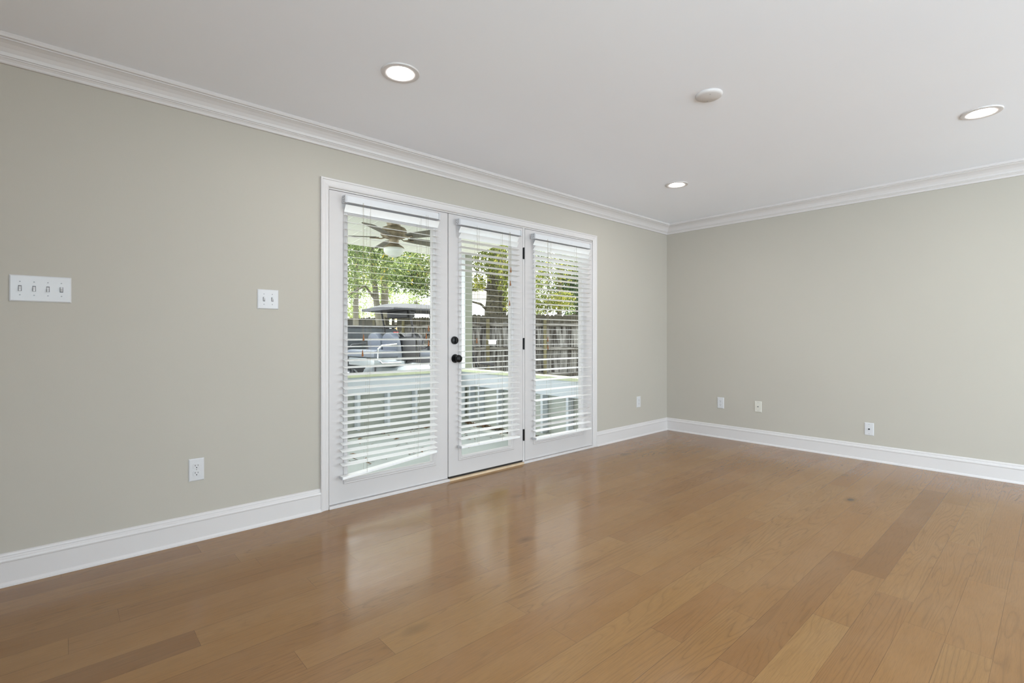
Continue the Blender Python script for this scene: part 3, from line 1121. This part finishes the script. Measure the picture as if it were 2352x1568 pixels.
# ceiling fan on the porch
FX, FY = -2.88, 1.3
zt = zc(FY)
fr = empty('ceiling_fan', (FX, FY, zt))
tag(fr, 'antique bronze porch ceiling fan with white glass globe', 'ceiling fan')
rel = lambda z: z - zt - .016
MB().lathe([(.0001, 0.004), (.075, 0.0), (.078, -.03), (.070, rel(2.235)), (.060, rel(2.20)), (.0001, rel(2.20))], 32).build('canopy', M_BRONZE, fr, smooth=True)
MB().lathe([(.0001, rel(2.205)), (.075, rel(2.205)), (.112, rel(2.190)), (.126, rel(2.170)), (.128, rel(2.150)), (.118, rel(2.142)), (.128, rel(2.136)),
            (.128, rel(2.120)), (.110, rel(2.100)), (.070, rel(2.085)), (.0001, rel(2.084))], 40).build('motor_housing', M_BRONZE, fr, smooth=True)
MB().lathe([(.0001, rel(2.086)), (.045, rel(2.086)), (.050, rel(2.060)), (.044, rel(2.040)), (.058, rel(2.030)), (.095, rel(2.004)), (.102, rel(1.992)), (.0001, rel(1.990))], 36).build('light_kit', M_BRONZE, fr, smooth=True)
MB().lathe([(.095, rel(1.993)), (.100, rel(1.984)), (.099, rel(1.962)), (.086, rel(1.938)), (.050, rel(1.914)), (.022, rel(1.902)), (.0001, rel(1.899))], 36).build('globe', M_GLOBE, fr, smooth=True)
for q in range(5):
    th = math.radians(28 + 72 * q)
    d = VIEW * math.cos(th) - RIGHT * math.sin(th)
    ang = math.atan2(d.y, d.x)
    Mb = R(ang, 'Z') @ T(0, 0, rel(2.098)) @ R(math.radians(-13), 'X')
    out = [(.17, -.048), (.26, -.058), (.50, -.068), (.585, -.066), (.615, -.050), (.625, 0), (.615, .050), (.585, .066), (.50, .068), (.26, .058), (.17, .048)]
    bo = MB().prism(out, -.003, .003, Mb).build('blade', M_BLADE, fr)
    br_ = MB()
    br_.tube([Mb @ Vector(v) for v in ((.085, 0, -.002), (.12, .012, -.014), (.16, .0, -.010), (.23, 0, -.006))], [.010, .008, .009, .012], 8, flat=.6)
    br_.tube([Mb @ Vector(v) for v in ((.15, -.03, -.006), (.18, 0, -.007), (.15, .03, -.006))], .006, 6)
    br_.build('blade_bracket', M_BRONZE, bo, smooth=True)


# dead leaves and twigs along the porch half walls
def litter(lab, pts, n, seed):
    g = random.Random(seed)
    m = MB()
    for _ in range(n):
        x, y, z = pts(g)
        s = g.uniform(.015, .045)
        Mx = T(x, y, z + g.uniform(.002, .014)) @ R(g.uniform(0, 2 * PI), 'Z') @ R(g.uniform(-.5, .5), 'X') @ R(g.uniform(-.4, .4), 'Y')
        m.add([Mx @ Vector(v) for v in ((-s, 0, 0), (0, -s * .35, .004), (s, 0, 0), (0, s * .35, .004))], [(0, 1, 2), (0, 2, 3)])
    o = m.build('leaf_litter', M_LITTER)
    return tag(o, lab, 'dead leaves', kind='stuff')


litter('dead leaves piled along the foot of the porch half walls',
       lambda g: ((g.uniform(-4.5, -1.2), 2.60 - abs(g.gauss(0, .07)), PZ) if g.random() < .7 else (-1.12 - abs(g.gauss(0, .08)), g.uniform(.4, 2.5), PZ)) if g.random() < .93 else (g.uniform(-4, -1.3), g.uniform(1.0, 2.4), PZ), 1500, 3)

# ================================================================== YARD
GZ = -.24
tag(MB().box(-40, 60, 2.74, 80, GZ - .1, GZ).build('ground', M_GROUND), 'bare dirt and leaf covered yard', kind='structure')
tag(MB().box(-.9, 60, -20, 2.74, GZ - .1, GZ).build('ground', M_GROUND), 'dirt side yard beside the porch', kind='structure')


def tubecurve(pts, r, n=10):
    return MB().tube(pts, r, n)


def fence(lab, A, B, zt_, pw, rails, posts, seed, gaps=()):
    A, B = Vector(A), Vector(B)
    L = (B - A).length
    ang = math.atan2(B.y - A.y, B.x - A.x)
    r = empty('wooden_fence', (A.x, A.y, GZ), ang)
    tag(r, lab, 'fence')
    g = random.Random(seed)
    m = MB()
    x = 0
    while x < L:
        h = zt_ - GZ + g.uniform(-.02, .02)
        wv = pw * 1.03
        k_ = 0 if int(x / pw) % 2 else .0165
        ln = g.uniform(-.002, .002)
        pr_ = [(0, 0), (wv, 0), (wv + ln, h - .035), (wv - .03 + ln, h), (.03 + ln, h), (ln, h - .035)]
        if not any(a_ <= x + pw / 2 <= b_ for a_, b_ in gaps):
            m.prism(pr_, 0, .016, T(x, .022 + k_, 0) @ R(PI / 2, 'X'))
        x += pw
    m.build('pickets', M_FENCE, r)
    for z in rails:
        MB().box(0, L, -.035, .003, z - GZ - .04, z - GZ + .04).build('rail', M_FENCER, r)
    for x in posts:
        MB().box(x - .045, x + .045, -.125, -.036, 0, zt_ - GZ - .12).build('post', M_POSTO, r, bevel=.006)
    return r


A = nview(1046, 13.6)
B = nview(1560, 13.2)
p1 = nview(1120, 13.6)
fence('weathered grey picket fence behind the side of the porch', A, B, 1.70, .117, (1.42, .78, .10), [(nview(px, 13.5) - A).length for px in (1121, 1252, 1384)], 4)
A2 = nview(560, 21.5)
B2 = nview(1062, 20.2)
fence('darker picket fence far behind the silver golf cart', A2, B2, 1.90, .115, (1.55, .8), [(nview(px, 20.6) - A2).length for px in (700, 790, 858, 929, 1000)], 8,
      [((nview(a_, 20.7) - A2).length, (nview(b_, 20.7) - A2).length) for a_, b_ in ((896, 902), (907, 916), (926, 929), (933, 936))])


# --- golf cart
def wheel(r, x, y, rad, wd, mt_, mh):
    Mw = T(x, y, rad) @ R(PI / 2, 'X')
    t = MB().lathe([(rad * .55, -wd / 2), (rad * .92, -wd / 2), (rad, -wd * .32), (rad, wd * .32), (rad * .92, wd / 2), (rad * .55, wd / 2)], 28, Mw, caps=False).build('tyre', mt_, r, smooth=True)
    MB().lathe([(.0001, -wd * .38), (rad * .2, -wd * .42), (rad * .5, -wd * .3), (rad * .58, -wd * .5), (rad * .58, wd * .5), (rad * .5, wd * .3), (rad * .2, wd * .42), (.0001, wd * .38)], 20, Mw).build('hub', mh, t, smooth=True)


def cushion(r, name, x0, x1, y0, y1, z0, z1, m, bev=.05, M=None):
    b_ = MB().box(x0, x1, y0, y1, z0, z1, M)
    return b_.build(name, m, r, bevel=bev, smooth=True)


def cart(lab, org, rz, body, seatf, seats, roof=True):
    """local +x is the front of the cart, width along y (0..1.15)"""
    r = empty('golf_cart', org, rz)
    tag(r, lab, 'golf cart')
    Wd = 1.12
    # body tub side profile, extruded over the width
    prof = [(-.30, .32), (-.30, .55), (-.22, .64), (.05, .70), (.40, .68), (.55, .60), (.72, .44), (1.00, .40), (1.28, .42), (1.42, .62), (1.62, .86), (1.82, .84),
            (1.98, .66), (2.02, .42), (1.98, .32), (1.86, .32), (1.80, .46), (1.66, .52), (1.52, .46), (1.46, .32), (.38, .30), (.32, .46), (.18, .53), (.02, .53), (-.12, .46), (-.18, .32)]
    zs = 1.30
    fx = lambda x: x if x < .3 else .3 + (x - .3) * .60
    prof = [(fx(x), z * zs) for x, z in prof]
    bm = MB().prism(prof, 0, Wd, R(PI / 2, 'X') @ Matrix.Scale(-1, 4, (0, 0, 1)))
    bm.build('body', body, r, bevel=.02, smooth=True)
    for x in (.10, fx(1.66)):
        for y in (.10, Wd - .10):
            wheel(r, x, y, .33, .21, M_RUBBER, M_CHROME)
        # bright fender lips
    for y in (-.006, Wd + .006):
        for x in (.10, fx(1.66)):
            pts = [(x + .36 * math.cos(a), y, .36 + .37 * math.sin(a)) for a in [PI * k / 12 for k in range(13)]]
            MB().tube(pts, .022, 8).build('fender_lip', body, r, smooth=True)
    # seat base + cushions
    cushion(r, 'seat_base', .0, .55, .08, Wd - .08, .80, .98, M_CARTD, .02)
    cushion(r, 'front_seat_cushion', .22, .66, .05, Wd - .05, .98, 1.10, seats, .045)
    cushion(r, 'rear_seat_cushion', -.62, -.14, .05, Wd - .05, 1.00, 1.12, seatf, .045)
    cushion(r, 'seat_frame', -.60, .0, .09, Wd - .09, .86, .99, body, .02)
    for s_, xb, mm, nm in ((-1, -.14, seatf, 'rear_backrest'), (1, .16, M_VINYLB, 'front_backrest')):
        for y0 in (.05, .585):
            # rounded bucket back, dark shell with a lighter padded face
            hgt = .47
            pr_ = []
            for k in range(17):
                a = PI * k / 16
                pr_.append((.2425 + .2425 * math.cos(a), hgt - .19 + .19 * math.sin(a)))
            pr_ = [(.485, 0)] + pr_ + [(0, 0)]
            Mx = T(xb, y0 + .0, .95) @ R(s_ * math.radians(-9) * -1, 'Y') @ Matrix(((0, 0, 1, 0), (1, 0, 0, 0), (0, 1, 0, 0), (0, 0, 0, 1)))
            fo = MB().prism(pr_, -.05, .05, Mx).build(nm, mm, r, bevel=.028, smooth=True)
    cushion(r, 'seat_back_shell', -.12, .14, .02, Wd - .02, .94, 1.34, M_VINYLB, .05)
    # rear step and its frame
    MB().box(-.95, -.50, .08, Wd - .08, .36, .395).build('foot_plate', M_CHROME, r, bevel=.004)
    for y in (.14, Wd - .14):
        MB().tube([(-.28, y, .44), (-.55, y, .40), (-.55, y, .86), (-.30, y, .88)], .018, 8).build('step_frame', M_CARTD, r, smooth=True)
    for y in (.01, Wd - .01):
        MB().tube([(-.16, y, .92), (-.50, y, .92), (-.57, y, .98), (-.57, y, 1.14), (-.50, y, 1.20), (-.24, y, 1.22)], .014, 8).build('arm_rest_hoop', M_CHROME if y < .5 else M_CARTD, r, smooth=True)
    # dash, steering
    cushion(r, 'dashboard', 1.00, 1.12, .06, Wd - .06, 1.0, 1.22, M_CARTD, .03)
    Ms = T(.86, .80, 1.28) @ R(math.radians(-62), 'Y')
    ring = [Ms @ Vector((.17 * math.cos(2 * PI * k / 24), .17 * math.sin(2 * PI * k / 24), 0)) for k in range(24)]
    sw = MB().tube(ring, .013, 8, closed=True).build('steering_wheel', M_CARTD, r, smooth=True)
    MB().tube([Ms @ Vector((0, 0, 0)), (1.05, .80, 1.12)], .018, 8).build('steering_column', M_CARTD, sw)
    if roof:
        zr = 1.90
        pts = [(-.02, 0), (.3, .018), (1.2, .020), (1.80, -.02)]
        rf = MB()
        nx, ny = 8, 9
        g = []
        for i in range(nx):
            for jj in range(ny):
                u, v = i / (nx - 1), jj / (ny - 1)
                x = -.30 + 1.48 * u
                y = 0.0 + 1.16 * v
                edge = min(u, 1 - u, v, 1 - v)
                z = zr - .075 + .06 * min(1, edge * 6) ** .5 + .035 * math.sin(PI * v) * math.sin(PI * min(1, u + .15))
                g.append((x, y, z))
        low = [(x_, y_, zr - .115 if min(i / (nx - 1), 1 - i / (nx - 1), jj / (ny - 1), 1 - jj / (ny - 1)) == 0 else zr - .075)
               for i in range(nx) for jj in range(ny) for (x_, y_, _) in [g[i * ny + jj]]]
        fs = []
        for i in range(nx - 1):
            for jj in range(ny - 1):
                q = i * ny + jj
                fs.append((q, q + 1, q + ny + 1, q + ny))
                fs.append((nx * ny + q, nx * ny + q + ny, nx * ny + q + ny + 1, nx * ny + q + 1))
        for i in range(nx - 1):
            for jj in (0, ny - 1):
                q = i * ny + jj
                fs.append((q, q + ny, nx * ny + q + ny, nx * ny + q))
        for jj in range(ny - 1):
            for i in (0, nx - 1):
                q = i * ny + jj
                fs.append((q, q + 1, nx * ny + q + 1, nx * ny + q))
        rf.add(g + low, fs).build('roof', M_CROOF, r, smooth=True)
        for y in (.07, Wd - .07):
            MB().tube([(-.02, y, .90), (.06, y, 1.1), (.10, y, 1.45), (.02, y, zr - .06)], .018, 8).build('rear_strut', M_CARTD, r, smooth=True)
            MB().tube([(1.12, y, 1.05), (1.10, y, 1.45), (1.06, y, zr - .06)], .018, 8).build('front_strut', M_CARTD, r, smooth=True)
        cushion(r, 'sound_bar', .0, .16, .10, .80, zr - .24, zr - .11, M_CARTD, .03)
    return r


cart('silver golf cart with black roof just beyond the porch wall', (-1.05, 4.09, GZ), 0, M_CARTS, M_VINYLG, M_VINYLG)
bc = nview(920, 10.6)
cart('black golf cart without a roof behind the silver one', (bc.x + .35, bc.y, GZ), 0, M_CARTD, M_VINYLB, M_VINYLB, roof=False)

# --- pickup truck
tp = nview(914, 12.2)
tr = empty('pickup_truck', (tp.x, tp.y, GZ))
tag(tr, 'dark pickup truck parked behind the silver golf cart', 'truck')
side = [(0, .55), (0, 1.48), (-.04, 1.54), (-2.05, 1.56), (-2.10, 1.60), (-2.55, 1.95), (-3.6, 1.98), (-4.15, 1.60), (-5.3, 1.45), (-5.55, 1.2), (-5.6, .6), (-5.15, .52),
        (-5.05, .80), (-4.75, .98), (-4.40, .98), (-4.12, .80), (-4.02, .50), (-1.75, .50), (-1.65, .80), (-1.38, .98), (-1.05, .98), (-.76, .80), (-.68, .55)]
MB().prism([(x, z) for x, z in side], 0, 1.9, R(PI / 2, 'X') @ Matrix.Scale(-1, 4, (0, 0, 1))).build('body', M_TRUCK, tr, bevel=.04, smooth=True)
for x in (-1.22, -4.58):
    for y in (.14, 1.76):
        wheel(tr, x, y, .40, .26, M_RUBBER, M_CHROME)
MB().box(-.13, .012, -.014, .09, 1.26, 1.46).build('tail_lamp', M_RED, tr, bevel=.012)
MB().box(-.02, .16, .05, 1.85, .50, .70).build('rear_bumper', M_CHROME, tr, bevel=.03)
MB().box(-2.0, -.05, -.02, .10, 1.55, 1.60).build('bed_rail', M_CARTD, tr, bevel=.01)
MB().prism([(-2.50, 1.62), (-2.66, 1.88), (-3.05, 1.90), (-3.05, 1.62)], -.006, .02, R(PI / 2, 'X') @ Matrix.Scale(-1, 4, (0, 0, 1))).build('side_window', M_WGLASS, tr)
MB().prism([(-3.12, 1.62), (-3.12, 1.90), (-3.56, 1.90), (-3.98, 1.62)], -.006, .02, R(PI / 2, 'X') @ Matrix.Scale(-1, 4, (0, 0, 1))).build('side_window', M_WGLASS, tr)

# --- shed beyond the far fence
sp = nview(899, 24.5)
sh = empty('garden_shed', (sp.x, sp.y, GZ), HEAD - PI / 2 - .35)
tag(sh, 'tan shed with a pale metal roof beyond the fence', 'shed')
MB().box(0, 3.4, 0, 2.4, 0, 2.1).build('wall', M_SHED, sh)
MB().prism([(-.02, 2.08), (.62, 2.62), (.62, 2.08)], -.05, 0.0, R(PI / 2, 'X')).build('gable', M_SHED, sh)
MB().add([(-.1, -.12, 2.10), (3.9, -.12, 2.10), (3.9, 1.2, 2.75), (-.1, 1.2, 2.75), (-.1, 2.52, 2.10), (3.9, 2.52, 2.10), (-.1, -.12, 2.05), (3.9, -.12, 2.05), (-.1, 2.52, 2.05), (3.9, 2.52, 2.05)],
         [(0, 1, 2, 3), (3, 2, 5, 4), (0, 3, 4, 8, 6), (1, 7, 9, 5, 2), (0, 6, 7, 1), (4, 5, 9, 8), (6, 8, 9, 7)]).build('roof', M_ROOFM, sh)
MB().prism([(.24, 1.84), (.36, 2.0), (.24, 2.16 - .08), (.12, 1.98)], 0, .03, R(PI / 2, 'X')).build('diamond_vent', M_VENT, sh)

# --- neighbouring house glimpsed by the big tree
hp = nview(1062, 26)
ho = empty('neighbour_house', (hp.x, hp.y, GZ), HEAD - PI / 2)
tag(ho, 'white neighbouring house glimpsed left of the big trunk', 'house')
hs = MB()
for k in range(14):
    hs.add([(0, -.015, k * .24), (3.6, -.015, k * .24), (3.6, 0.0, (k + 1) * .24), (0, 0.0, (k + 1) * .24), (0, 4, k * .24), (3.6, 4, k * .24), (3.6, 4, (k + 1) * .24), (0, 4, (k + 1) * .24)],
           [(0, 1, 2, 3), (4, 7, 6, 5), (0, 3, 7, 4), (1, 5, 6, 2), (3, 2, 6, 7), (0, 4, 5, 1)])
hs.build('wall', M_HOUSE, ho)
MB().add([(-.3, -.4, 3.3), (3.9, -.4, 3.3), (3.9, 2, 4.3), (-.3, 2, 4.3), (-.3, 4.4, 3.3), (3.9, 4.4, 3.3)], [(0, 1, 2, 3), (3, 2, 5, 4), (0, 3, 4), (1, 5, 2), (0, 4, 5, 1)]).build('roof', M_VENT, ho)

# --- folding chair by the fence
cp = nview(1094, 12.3)
fc_ = empty('folding_chair', (cp.x, cp.y, GZ), HEAD - PI / 2)
tag(fc_, 'black folding chair in front of the grey fence', 'chair')
S0 = .70
MB().box(-.02, .36, -.20, .20, S0 - .02, S0 + .02, R(math.radians(8), 'Y')).build('seat', M_CARTD, fc_, bevel=.01)
MB().box(-.04, .02, -.20, .20, .0, .44, T(-.02, 0, S0 + .02) @ R(math.radians(-14), 'Y')).build('backrest', M_CARTD, fc_, bevel=.01)
for y in (-.2, .2):
    MB().tube([(-.12, y, S0 + .40), (0, y, S0), (.28, y, 0)], .013, 8).build('leg', M_CARTD, fc_, smooth=True)
    MB().tube([(.30, y, S0 - .03), (-.12, y, 0)], .013, 8).build('leg', M_CARTD, fc_, smooth=True)
bx = nview(1131, 13.32, 786)
bo = empty('mounted_box', (bx.x, bx.y, bx.z - .05), HEAD - PI / 2)
tag(bo, 'small pale box fixed to the grey fence by a post', 'box')
MB().box(-.10, .10, -.08, .0, 0, .10).build('body', M_HOUSE, bo, bevel=.006)
MB().box(-.115, .115, -.09, .0, .10, .115).build('lid', M_HOUSE, bo, bevel=.003)


# ================================================================== TREES
def leaves(blobs, n, size, seed, droop=.4):
    g = np.random.default_rng(seed)
    wts = np.array([b_[4] if len(b_) > 4 else 1.0 for b_ in blobs], dtype=float)
    wts /= wts.sum()
    idx = g.choice(len(blobs), n, p=wts)
    C = np.array([b_[0] for b_ in blobs])[idx]
    Rr = np.array([[b_[1], b_[2], b_[3]] for b_ in blobs])[idx]
    d = g.normal(size=(n, 3))
    d /= np.linalg.norm(d, axis=1)[:, None]
    rad = g.random(n) ** (1 / 2.2)
    P = C + d * Rr * rad[:, None]
    ax = g.normal(size=(n, 3))
    ax[:, 2] -= droop
    ax /= np.linalg.norm(ax, axis=1)[:, None]
    up = g.normal(size=(n, 3)) + np.array([0, 0, .6])
    sd = np.cross(ax, up)
    sd /= np.linalg.norm(sd, axis=1)[:, None]
    nm = np.cross(sd, ax)
    s = size * g.uniform(.6, 1.25, n)[:, None]
    v = np.stack([P - ax * s, P + sd * s * .34 + nm * s * .12, P + ax * s, P - sd * s * .34 + nm * s * .12], axis=1)
    # clump tone + per leaf tone
    cl = g.random(len(blobs))[idx]
    tone = np.clip(.66 * g.random(n) ** 1.1 + .30 * cl + .1 * g.normal(size=n) + .04, 0, 1)
    return v.reshape(-1, 3), tone


def leaf_obj(name, v, tone, m, parent):
    n = len(tone)
    me = bpy.data.meshes.new(name)
    b_ = np.arange(n) * 4
    fs = np.concatenate([np.stack([b_, b_ + 1, b_ + 2], 1), np.stack([b_, b_ + 2, b_ + 3], 1)])
    me.from_pydata(v.tolist(), [], fs.tolist())
    a = me.attributes.new('tone', 'FLOAT', 'FACE')
    a.data.foreach_set('value', np.concatenate([tone, tone]).astype(np.float32))
    me.materials.append(m)
    o = bpy.data.objects.new(name, me)
    COL.objects.link(o)
    o.parent = parent
    return o


def tree(name, lab, cat, base, trunk, rad, branches, blobs, n, size, lm, bm_, seed, group=None):
    """trunk: list of offsets; blobs in world coords"""
    r = empty(name, base)
    tag(r, lab, cat, group)
    base = Vector(base)
    if trunk:
        g = random.Random(seed)
        pts, rr = [], []
        for i in range(len(trunk) - 1):
            for q in range(4):
                t = q / 4
                p = Vector(trunk[i]).lerp(Vector(trunk[i + 1]), t)
                pts.append(p + Vector((g.uniform(-1, 1), g.uniform(-1, 1), 0)) * rad * .08)
        pts.append(Vector(trunk[-1]))
        m_ = len(pts)
        rr = [rad * (1.15 - .6 * i / m_) * (1.35 if i == 0 else 1) * g.uniform(.95, 1.06) for i in range(m_)]
        MB().tube(pts, rr, 14).build('trunk', bm_, r, smooth=True)
        for bp_, br_ in branches:
            MB().tube(bp_, [br_ * (1 - .6 * i / (len(bp_) - 1)) for i in range(len(bp_))], 8).build('branch', bm_, r, smooth=True)
    v, t = leaves([((b_[0][0] - base.x, b_[0][1] - base.y, b_[0][2] - base.z), *b_[1:]) for b_ in blobs], n, size, seed)
    leaf_obj('foliage', v, t, lm, r)
    return r


def blob(px, py, d, rw, rh, wt=1.0):
    c = nview(px, d, py)
    return ((c.x, c.y, c.z), rw, rw, rh, wt)


def gpt(px, d):
    p = nview(px, d)
    return (p.x, p.y, GZ)


def off(px0, d0, px, d, z):
    a, b_ = nview(px0, d0), nview(px, d)
    return (b_.x - a.x, b_.y - a.y, z)


# left window trees
tree('leafy_tree', 'leaning leafy tree left of the porch fan globe', 'tree', gpt(874, 15.5), [(0, 0, 0), off(874, 15.5, 872, 15.5, 1.7), off(874, 15.5, 858, 15.5, 3.2), off(874, 15.5, 848, 15.5, 5.5)], .105,
     [([off(874, 15.5, 862, 15.5, 2.5), off(874, 15.5, 838, 15.2, 2.9), off(874, 15.5, 800, 15, 2.6)], .05),
      ([off(874, 15.5, 856, 15.5, 3.6), off(874, 15.5, 880, 15.2, 4.2), off(874, 15.5, 900, 15, 4.9)], .05)],
     [blob(850, 540, 15, 1.0, .8), blob(815, 570, 14.8, .9, .7), blob(900, 600, 15.2, .9, .7), blob(870, 620, 14.6, .7, .6), blob(810, 640, 15.5, .7, .7, .8),
      blob(925, 560, 15, .8, .7), blob(850, 480, 15, 1.6, .8, 1.4)], 6000, .060, M_LEAFA, M_BARK, 11)
tree('leafy_tree', 'slim straight tree at the left edge of the left glass panel', 'tree', gpt(817, 18), [(0, 0, 0), off(817, 18, 818, 18, 3), off(817, 18, 822, 18, 6.2)], .10, [],
     [blob(800, 560, 18, 1.3, 1.0), blob(830, 600, 18.5, 1.0, .9), blob(790, 650, 18, .9, .8, .8), blob(820, 500, 18, 1.8, .9)], 5600, .062, M_LEAFA, M_BARK, 12)
tree('leafy_tree', 'broad leafy tree filling the right of the left glass panel', 'tree', gpt(1005, 14), [(0, 0, 0), (0.05, 0, 2.2), (0, .1, 5.5)], .16,
     [([(0, 0, 3.0), off(1005, 14, 975, 14, 3.2), off(1005, 14, 930, 14, 3.0)], .05)],
     [blob(960, 610, 13.6, .8, .6), blob(985, 570, 13.8, .9, .7), blob(930, 640, 14, .6, .45), blob(975, 660, 13.8, .5, .3, .5), blob(1010, 620, 14, .8, .8), blob(955, 520, 14, 1.1, .8), blob(1000, 480, 14, 1.6, .8)],
     6600, .060, M_LEAFA, M_BARK, 13)
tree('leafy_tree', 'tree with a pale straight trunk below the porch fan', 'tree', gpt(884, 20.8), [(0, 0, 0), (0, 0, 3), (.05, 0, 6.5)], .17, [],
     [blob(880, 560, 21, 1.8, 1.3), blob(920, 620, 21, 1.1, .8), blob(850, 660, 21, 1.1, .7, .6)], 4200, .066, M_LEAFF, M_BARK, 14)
tree('leafy_tree', 'tree behind the truck, just left of the left glass panel', 'tree', gpt(690, 20), [(0, 0, 0), (.1, 0, 3), (0, 0, 6)], .15, [],
     [blob(690, 560, 20, 1.7, 1.5), blob(665, 640, 20, 1.3, 1.0), blob(715, 640, 20, 1.2, 1.0), blob(690, 490, 20, 1.9, 1.1)], 5000, .066, M_LEAFA, M_BARK, 41)
tree('leafy_tree', 'tree beyond the truck, farthest left past the door frame', 'tree', gpt(560, 23), [(0, 0, 0), (0, .1, 3), (0, 0, 6)], .17, [],
     [blob(560, 570, 23, 2.3, 1.8), blob(540, 650, 23, 1.6, 1.2), blob(600, 640, 23, 1.6, 1.2)], 5000, .075, M_LEAFA, M_BARK, 42)
# big trunk behind the middle door
tree('leafy_tree', 'thick dark mossy trunk behind the middle glass door', 'tree', gpt(1138, 14.6),
     [(0, 0, 0), off(1138, 14.6, 1138, 14.6, 1.7), off(1138, 14.6, 1140, 14.6, 3.2), off(1138, 14.6, 1146, 14.6, 5.8)], .335,
     [([off(1138, 14.6, 1125, 14.6, 2.05), off(1138, 14.6, 1104, 14.3, 2.28), off(1138, 14.6, 1078, 14.2, 2.36)], .05),
      ([off(1138, 14.6, 1125, 14.6, 2.7), off(1138, 14.6, 1104, 14.3, 2.75), off(1138, 14.6, 1070, 14.2, 2.62)], .06),
      ([off(1138, 14.6, 1150, 14.4, 1.9), off(1138, 14.6, 1162, 14.2, 2.9), off(1138, 14.6, 1172, 14.0, 3.7)], .07)],
     [blob(1100, 600, 13.4, .45, .45), blob(1095, 650, 13.5, .30, .25, .5), blob(1170, 640, 13.5, .40, .55), blob(1178, 600, 13.3, .5, .5), blob(1130, 560, 13.2, .8, .3), blob(1140, 500, 14, 1.8, .8, 1.6),
      blob(1175, 700, 14, .28, .28, .4), blob(1120, 610, 13.9, .3, .5, .4)], 5200, .055, M_LEAFB, M_BARKD, 15)
# right window
tree('leafy_bush', 'tall yellow-green bush over the fence behind the right glass panel', 'bush', gpt(1285, 15), [(0, 0, 0), (0, 0, 2.5), (.1, 0, 5)], .08, [],
     [blob(1240, 700, 14.3, .5, .32, 1.2), blob(1285, 690, 14.3, .5, .34, 1.2), blob(1240, 640, 14.5, .7, .5), blob(1290, 610, 14.6, .7, .6), blob(1250, 570, 14.6, .9, .6), blob(1320, 580, 14.6, .6, .6), blob(1280, 520, 15, 1.5, .7),
      blob(1215, 650, 15, .6, .8)], 9000, .042, M_LEAFB, M_BARK, 16)
tree('leafy_bush', 'dark green shrub beside the yellow-green bush behind the fence', 'bush', gpt(1325, 15.6), [(0, 0, 0), (0, 0, 2.5)], .06, [],
     [blob(1310, 670, 15.5, .7, .8), blob(1335, 640, 15.5, .8, 1.0), blob(1290, 640, 16.2, 1.3, 1.3), blob(1240, 600, 16.8, 1.5, 1.5)], 7500, .06, M_LEAFD, M_BARKD, 17)
# distant pale trees
g = random.Random(21)
for i, px in enumerate((745, 815, 885, 955, 1030, 1215, 1335)):
    d = (33, 37, 33, 37, 33, 35, 36)[i]
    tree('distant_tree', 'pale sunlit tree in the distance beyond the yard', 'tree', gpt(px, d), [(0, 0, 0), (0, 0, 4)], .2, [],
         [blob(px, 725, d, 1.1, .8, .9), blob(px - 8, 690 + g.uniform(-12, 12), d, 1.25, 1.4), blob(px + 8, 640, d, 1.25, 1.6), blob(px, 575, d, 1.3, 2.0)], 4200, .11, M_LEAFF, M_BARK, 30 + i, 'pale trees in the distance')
